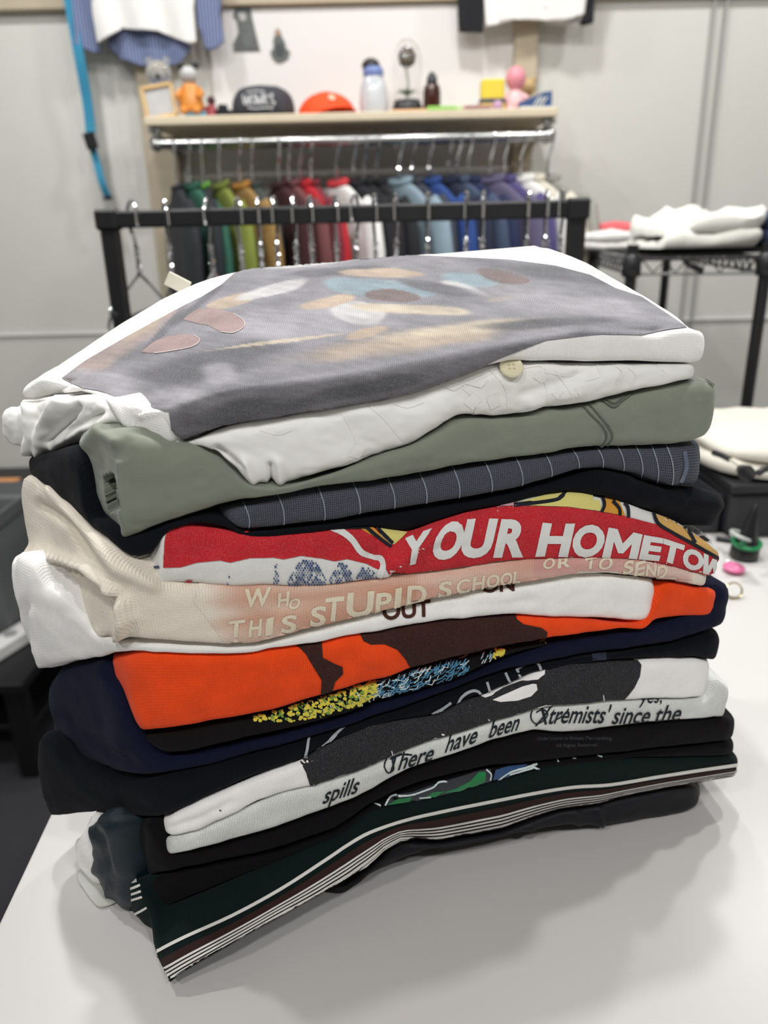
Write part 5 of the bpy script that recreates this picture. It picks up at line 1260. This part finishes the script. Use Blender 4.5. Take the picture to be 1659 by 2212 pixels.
MB().box(p, (.034, .014, .046), m=Matrix.Rotation(-.2, 3, 'Y')).build('buckle', M_blk, t, smooth=False)
p = P(233, 428, 2.64) - o0; MB().box(p, (.026, .008, .012)).build('end_tip', M_blk, t, smooth=False)
# ---- wire shelf on the right
zw = (P(1365, 556, 1.75).z + P(1650, 562, 1.70).z) / 2
fl_ = P(1366, 556, 1.75); fr_ = P(1652, 566, 1.70); bl_ = P(1258, 535, 2.50)
wire = empty('wire_shelf', (fl_.x, 1.75, 0), 'black wire shelving unit with folded clothes on top, right of the rack', 'shelf')
wo = Vector(wire.location)
c4 = [Vector((fl_.x, 1.75, zw)), Vector((fr_.x + .004, 1.70, zw)), Vector((fr_.x + .06, 2.45, zw)), Vector((fl_.x + .06, 2.50, zw))]
M_wire = mat('black_wire', '1a1a1d', .35, mottle=.1)
for q in c4:
    q = q - wo
    po = MB().tube([(q.x, q.y, .02), (q.x, q.y, zw + .03)], .0125, 14).build('post', M_wire, wire)
    MB().lathe([(.019, 0), (.021, .004), (.019, .040), (.014, .046)], c=(q.x, q.y, zw - .035), n=14).build('sleeve_clip', M_wire, po)
for lev in (zw, zw - .62):
    for i in range(4):
        a_, b_ = c4[i] - wo, c4[(i + 1) % 4] - wo
        a_ = Vector((a_.x, a_.y, lev)); b_ = Vector((b_.x, b_.y, lev))
        for dz in (0, -.030): MB().tube([a_ + Vector((0, 0, dz)), b_ + Vector((0, 0, dz))], .0032, 8).build('edge_wire', mat('grey_wire', '8b8c8a', .35, .6) if (i == 0 and dz) else M_wire, wire)
        n_ = max(6, int((b_ - a_).length / .022)); zz = [a_.lerp(b_, k / n_) + Vector((0, 0, -.002 if k % 2 else -.028)) for k in range(n_ + 1)]
        MB().tube(zz, .0022, 6).build('truss_wire', M_wire, wire)
    a0_, a1_, b1_, b0_ = [Vector((c.x - wo.x, c.y - wo.y, lev + .004)) for c in c4]
    for k in range(1, 15):
        f_ = k / 15; MB().tube([a0_.lerp(a1_, f_), b0_.lerp(b1_, f_)], .002, 6).build('shelf_wire', M_wire, wire)
def lump(name, label, cx, cy, z0, sx, sy, h, m, rz=0, amp=.01, fr=14, seed=0, cat='clothing', fold=True, group=None, pw=3.0, tilt=0):
    """loosely folded cloth: a rounded slab pushed about by folds, with the layers of the fold showing at its edge"""
    t = empty(name, (cx, cy, z0), label, cat, group, rz)
    def layer(zb0, zt0, shr, nm):
        vs = []; fs = []; n = 40; rows = [(0, 0), (.55, 0), (.9, 0), (1, .25), (1, .75), (.93, 1), (.75, 1.05), (.5, 1.1), (.25, 1.12), (0.02, 1.12)]
        rows[0] = (.02, 0)
        for r, hh_ in rows:
            for j in range(n):
                a_ = 2 * math.pi * j / n; c_, s_ = math.cos(a_), math.sin(a_)
                x = sx / 2 * shr * r * math.copysign(abs(c_) ** (2 / pw), c_); y = sy / 2 * shr * r * math.copysign(abs(s_) ** (2 / pw), s_)
                nn_ = noise.fractal(Vector((x * fr, y * fr, seed + zb0 * 40)), 1, 2, 3)
                z = zb0 + (zt0 - zb0) * hh_ + (amp * nn_ * (hh_ if hh_ > .2 else 0)) + tilt * x * (hh_ > 0)
                vs.append((x * (1 + .25 * amp * 10 * nn_), y * (1 + .25 * amp * 10 * nn_), max(z, 0)))
        for i in range(len(rows) - 1):
            for j in range(n): fs.append((i * n + j, i * n + (j + 1) % n, (i + 1) * n + (j + 1) % n, (i + 1) * n + j))
        fs += [tuple(range(n)), tuple((len(rows) - 1) * n + j for j in range(n))]
        return MB().add(vs, fs).build(nm, m, t, angle=80)
    if fold:
        layer(0, h * .5, 1.0, 'lower_fold'); layer(h * .5, h, .96, 'upper_fold')
    else: layer(0, h, 1, 'body')
    return t
zz = zw + .006
def wx(px, Y): return P(px, 540, Y).x
M_flt = mat('offwhite_tee', 'dddcd5', .9, mottle=.04)
lump('folded_tee', 'flat black tee under the crumpled white one on the wire shelf', wx(1530, 1.86), 1.90, zz, .30, .24, .012, mat('black_flat_tee', '17181b', .9), amp=.006, seed=3, group='clothes on the wire shelf')
lump('crumpled_tee', 'crumpled off-white tee lying on the wire shelf', wx(1500, 1.86), 1.87, zz + .014, .27, .24, .060, M_flt, amp=.034, fr=13, seed=11, group='clothes on the wire shelf', tilt=.10)
lump('folded_tee', 'white tee with a faded red print at the left of the wire shelf', wx(1330, 2.2), 2.22, zz, .20, .26, .040, mat('white_tee_shelf', 'dcdad6', .9), amp=.012, seed=5, group='clothes on the wire shelf')
lump('folded_tee', 'salmon red tee at the back left of the wire shelf', wx(1332, 2.3), 2.30, zz + .042, .13, .16, .020, mat('salmon_tee', 'd4646a', .9), amp=.008, seed=6, fold=False, group='clothes on the wire shelf')
lump('folded_tee', 'amber yellow tee behind the crumpled white tee on the wire shelf', wx(1412, 2.25), 2.25, zz, .12, .16, .066, mat('amber_tee', 'e0ab62', .9), amp=.01, seed=8, group='clothes on the wire shelf')
t = lump('folded_tee', 'navy tee with white print at the right of the wire shelf', wx(1672, 1.86), 1.88, zz + .013, .11, .24, .062, mat('navy_tee_shelf', '2c3856', .9), amp=.014, seed=9, group='clothes on the wire shelf')
for k in range(3): MB().tube([(-.03 + .004 * k, -.05 - .03 * k, .066), (.0, -.06 - .03 * k, .069), (.03, -.045 - .03 * k, .067)], .004, 6, flat=.4).build('print_stripe', M_flt, t)
t = empty('price_clip', P(1505, 580, 1.70), 'small black clip hanging from the front of the wire shelf', 'clip')
MB().box((0, 0, 0), (.030, .010, .012), m=Matrix.Rotation(.45, 3, 'Y')).build('body', M_blk, t, smooth=False); MB().tube([(-.016, 0, .004), (-.03, 0, .018)], .004, 7).build('arm', M_blk, t)
# ---- things on the counter at right
q0 = on_table(1560, 1168)
bx_ = empty('storage_box', (q0.x + .16, q0.y + .10, ZT), 'charcoal storage box standing on the counter behind the pile', 'box')
bh_ = .075; M_box = mat('charcoal_plastic', '26272b', .55, mottle=.08)
MB().box((0, 0, bh_ / 2), (.30, .19, bh_)).build('body', M_box, bx_, smooth=False)
MB().box((0, 0, bh_ + .007), (.312, .20, .014)).build('lid', mat('black_plastic', '17171b', .5), bx_, smooth=False)
MB().box((.05, -.0975, bh_ * .45), (.19, .004, bh_ * .7)).build('front_panel', mat('slate_plastic', '303138', .55), bx_, smooth=False)
q1 = on_table(1500, 1160)
b2 = empty('storage_box', (q1.x - .01, q1.y + .08, ZT), 'smaller dark grey box behind the pile, left of the charcoal storage box', 'box')
MB().box((0, 0, .028), (.11, .14, .056)).build('body', mat('dark_grey_board', '34353a', .7), b2, smooth=False); MB().box((0, 0, .060), (.114, .144, .010)).build('lid', mat('black_plastic', '17171b', .5), b2, smooth=False)
bag = lump('canvas_pouch', 'cream canvas pouch with dark cord ends lying on the charcoal box', q0.x + .17, q0.y + .14, ZT + bh_ + .015, .36, .30, .050, mat('cream_canvas', 'cdc9be', .9, mottle=.04), amp=.012, fr=9, seed=21, cat='bag')
def on_bag(px, py, zz_): r = ray(px, py); return CAM + r * ((zz_ - ZC) / r.z) - Vector(bag.location)
zt_ = ZT + bh_ + .015 + .060
MB().tube([on_bag(1542, 978, zt_), on_bag(1560, 984, zt_ + .002), on_bag(1576, 992, zt_)], .0045, 8).build('cord', M_blk, bag)
MB().tube([on_bag(1576, 992, zt_), on_bag(1592, 1003, zt_ + .002), on_bag(1604, 1015, zt_)], .0018, 6).build('cord', mat('pale_cord', 'a9a698', .8), bag)
MB().tube([on_bag(1602, 1014, zt_), on_bag(1612, 1022, zt_ + .006), on_bag(1622, 1032, zt_)], [.007, .011, .008], 9).build('cord_stop', M_blk, bag)
MB().tube([on_bag(1638, 1022, zt_), on_bag(1650, 1014, zt_ + .003), on_bag(1672, 1010, zt_)], .0045, 8).build('cord', M_blk, bag)
lump('teal_cloth', 'small dark teal cloth tucked behind the pile beside the cream pouch', on_table(1525, 1090).x, on_table(1525, 1090).y + .05, ZT, .12, .12, .10, mat('teal_cotton', '2f4a4e', .9), amp=.01, seed=30)
# ring cone
qc = on_table(1613, 1212)
t = empty('ring_cone', (qc.x, qc.y + .012, ZT), 'black ring display cone with a green ring round it', 'ring stand')
tm = Matrix.Rotation(math.radians(5), 3, 'Y')
MB().lathe([(.0185, 0), (.020, .002), (.0195, .018), (.0165, .022), (.013, .034), (.008, .060), (.0045, .078), (.002, .082)], n=26, m=tm).build('cone', mat('black_resin', '131316', .35), t)
ring_ = empty('finger_ring', (qc.x + .002, qc.y + .012, ZT + .024), 'green glass ring on the black cone', 'ring')
def torus(R_, r_, m=Matrix.Identity(3), c=(0, 0, 0), n=28, k=10):
    pts = [Vector((R_ * math.cos(a_), R_ * math.sin(a_), 0)) for a_ in np.linspace(0, 2 * math.pi, n, endpoint=False)]
    vs = []; fs = []
    for i, a_ in enumerate(np.linspace(0, 2 * math.pi, n, endpoint=False)):
        for j in range(k):
            b_ = 2 * math.pi * j / k; rr = R_ + r_ * math.cos(b_); vs.append(m @ Vector((rr * math.cos(a_), rr * math.sin(a_), r_ * math.sin(b_))) + Vector(c))
    for i in range(n):
        for j in range(k): fs.append((i * k + j, ((i + 1) % n) * k + j, ((i + 1) % n) * k + (j + 1) % k, i * k + (j + 1) % k))
    return MB().add(vs, fs)
torus(.0185, .0032, Matrix.Rotation(.18, 3, 'X')).build('band', mat('green_glass', '1f7f4c', .15, mottle=.1), ring_)
MB().ball((-.012, -.012, .002), .006, (1.2, .6, .8)).build('stone', mat('deep_green_glass', '13643a', .1), ring_)
r2 = empty('finger_ring', (qc.x - .004, qc.y + .016, ZT + .033), 'pale clear ring resting above the green ring on the cone', 'ring')
torus(.0160, .0028, Matrix.Rotation(.35, 3, 'Y')).build('band', mat('milky_glass', 'dfe3df', .15, Transmission_Weight=.4), r2)
MB().ball((-.015, 0, .004), .005, (.6, 1, 1)).build('stone', mat('milky_glass', 'dfe3df', .15), r2)
qp = on_table(1590, 1235)
t = empty('pink_charm', (qp.x - .004, qp.y, ZT), 'glossy pink petal-shaped charm beside the ring cone', 'charm')
MB().ball((0, 0, .006), .0145, (1, 1.15, .42), n=24).build('petal', mat('pink_resin', 'ef7fae', .08, mottle=.05, Transmission_Weight=.25), t)
torus(.003, .0008, Matrix.Rotation(math.pi / 2, 3, 'X'), (0, .0175, .006), n=14, k=6).build('loop', M_chr, t)
qg = on_table(1590, 1292)
t = empty('wire_ring', (qg.x - .004, qg.y, ZT), 'thin pale gold wire ring standing half hidden beside the pile', 'ring')
torus(.0105, .0011, Matrix.Rotation(math.radians(68), 3, 'X') @ Matrix.Rotation(.3, 3, 'Z'), (0, 0, .0105), n=36, k=8).build('band', mat('pale_gold', 'c9bd93', .2, 1.0), t)
torus(.0100, .0009, Matrix.Rotation(math.radians(60), 3, 'X') @ Matrix.Rotation(.3, 3, 'Z'), (.001, .003, .0100), n=36, k=8).build('inner_band', mat('pale_gold', 'c9bd93', .2, 1.0), t)
qn = on_table(1571, 1172)
t = empty('pen', (qn.x, qn.y, ZT), 'black pen lying on the counter in front of the storage boxes', 'pen', rz=-.5)
MB().tube([(-.016, 0, .004), (.012, 0, .004)], .004, 10).build('barrel', M_blk, t); MB().tube([(.012, 0, .004), (.018, 0, .004)], [.004, .001], 10).build('tip', M_blk, t)
# ---- low furniture by the left wall
t = empty('low_cabinet', (-1.45, 2.47, 0), 'black low cabinet against the wall at the far left', 'cabinet')
MB().box((0, 0, .30), (1.15, .42, .50)).build('body', mat('black_laminate', '131316', .5), t, smooth=False); MB().box((0, 0, .56), (1.19, .44, .03)).build('top', M_blk, t, smooth=False)
for sx in (-1, 1):
    MB().box((sx * .285, -.214, .30), (.55, .012, .47)).build('door', mat('black_laminate', '131316', .5), t, smooth=False)
    for sy in (-1, 1): MB().box((sx * .53, sy * .17, .025), (.04, .04, .05)).build('foot', M_blk, t, smooth=False)
t = empty('low_bench', (-1.40, 1.98, 0), 'low black bench at the far left under the grey bin', 'bench')
MB().box((0, 0, .285), (.96, .56, .03)).build('seat', M_blk, t, smooth=False)
for sx in (-1, 1):
    for sy in (-1, 1): MB().box((sx * .44, sy * .24, .135), (.05, .05, .27)).build('leg', M_blk, t, smooth=False)
MB().box((0, .0, .12), (.9, .42, .02)).build('lower_shelf', M_blk, t, smooth=False)
t = empty('grey_bin', (P(58, 1200, 2.05).x - .125, 2.06, .30), 'grey plastic bin standing on the low black bench at the far left', 'bin')
vs = []; fs = []
hb_ = .37
for z, hx_, hy_ in ((0, .10, .13), (.32, .115, .15), (.33, .122, .157), (hb_, .128, .163)):
    vs += [(-hx_, -hy_, z), (hx_, -hy_, z), (hx_, hy_, z), (-hx_, hy_, z)]
for i in range(3):
    for j in range(4): fs.append((4 * i + j, 4 * i + (j + 1) % 4, 4 * i + 4 + (j + 1) % 4, 4 * i + 4 + j))
fs += [(3, 2, 1, 0)]
o = MB().add(vs, fs).build('body', mat('grey_plastic', '6c6f70', .5), t, smooth=False); o.modifiers.new('s', 'SOLIDIFY').thickness = .004
torus(.01, .003).build('handle', M_blk, t).location = (0, -.168, .30)
t = empty('orange_carton', (P(-6, 1032, 2.3).x, 2.32, .575), 'small orange carton on the black cabinet at the left edge', 'box')
MB().box((0, 0, .03), (.09, .07, .06)).build('body', mat('orange_card', 'd2925a', .7), t, smooth=False); MB().box((0, 0, .062), (.092, .072, .006)).build('lid', mat('orange_card', 'd2925a', .7), t, smooth=False)
t = empty('power_strip', (P(2, 1400, 1.85).x, 1.86, .30), 'white power strip lying on the black bench at the far left', 'power strip', rz=1.2)
MB().box((0, 0, .02), (.30, .06, .04)).build('body', mat('white_abs', 'd5d5d3', .4), t, smooth=False)
for k in range(4): MB().lathe([(.018, 0), (.018, .003)], c=(-.1 + .066 * k, 0, .0395), n=16).build('socket', mat('grey_abs', '8c8c8c', .5), t)
# label of the top tee showing behind it
tg = MB().box((0, 0, 0), (.020, .003, .012), m=Matrix.Rotation(.5, 3, 'Y')).build('neck_label', mat('cream_label', 'd9d5c4', .8), g1.o, smooth=False)
tg.location = P(384, 612, .70) - g1.base
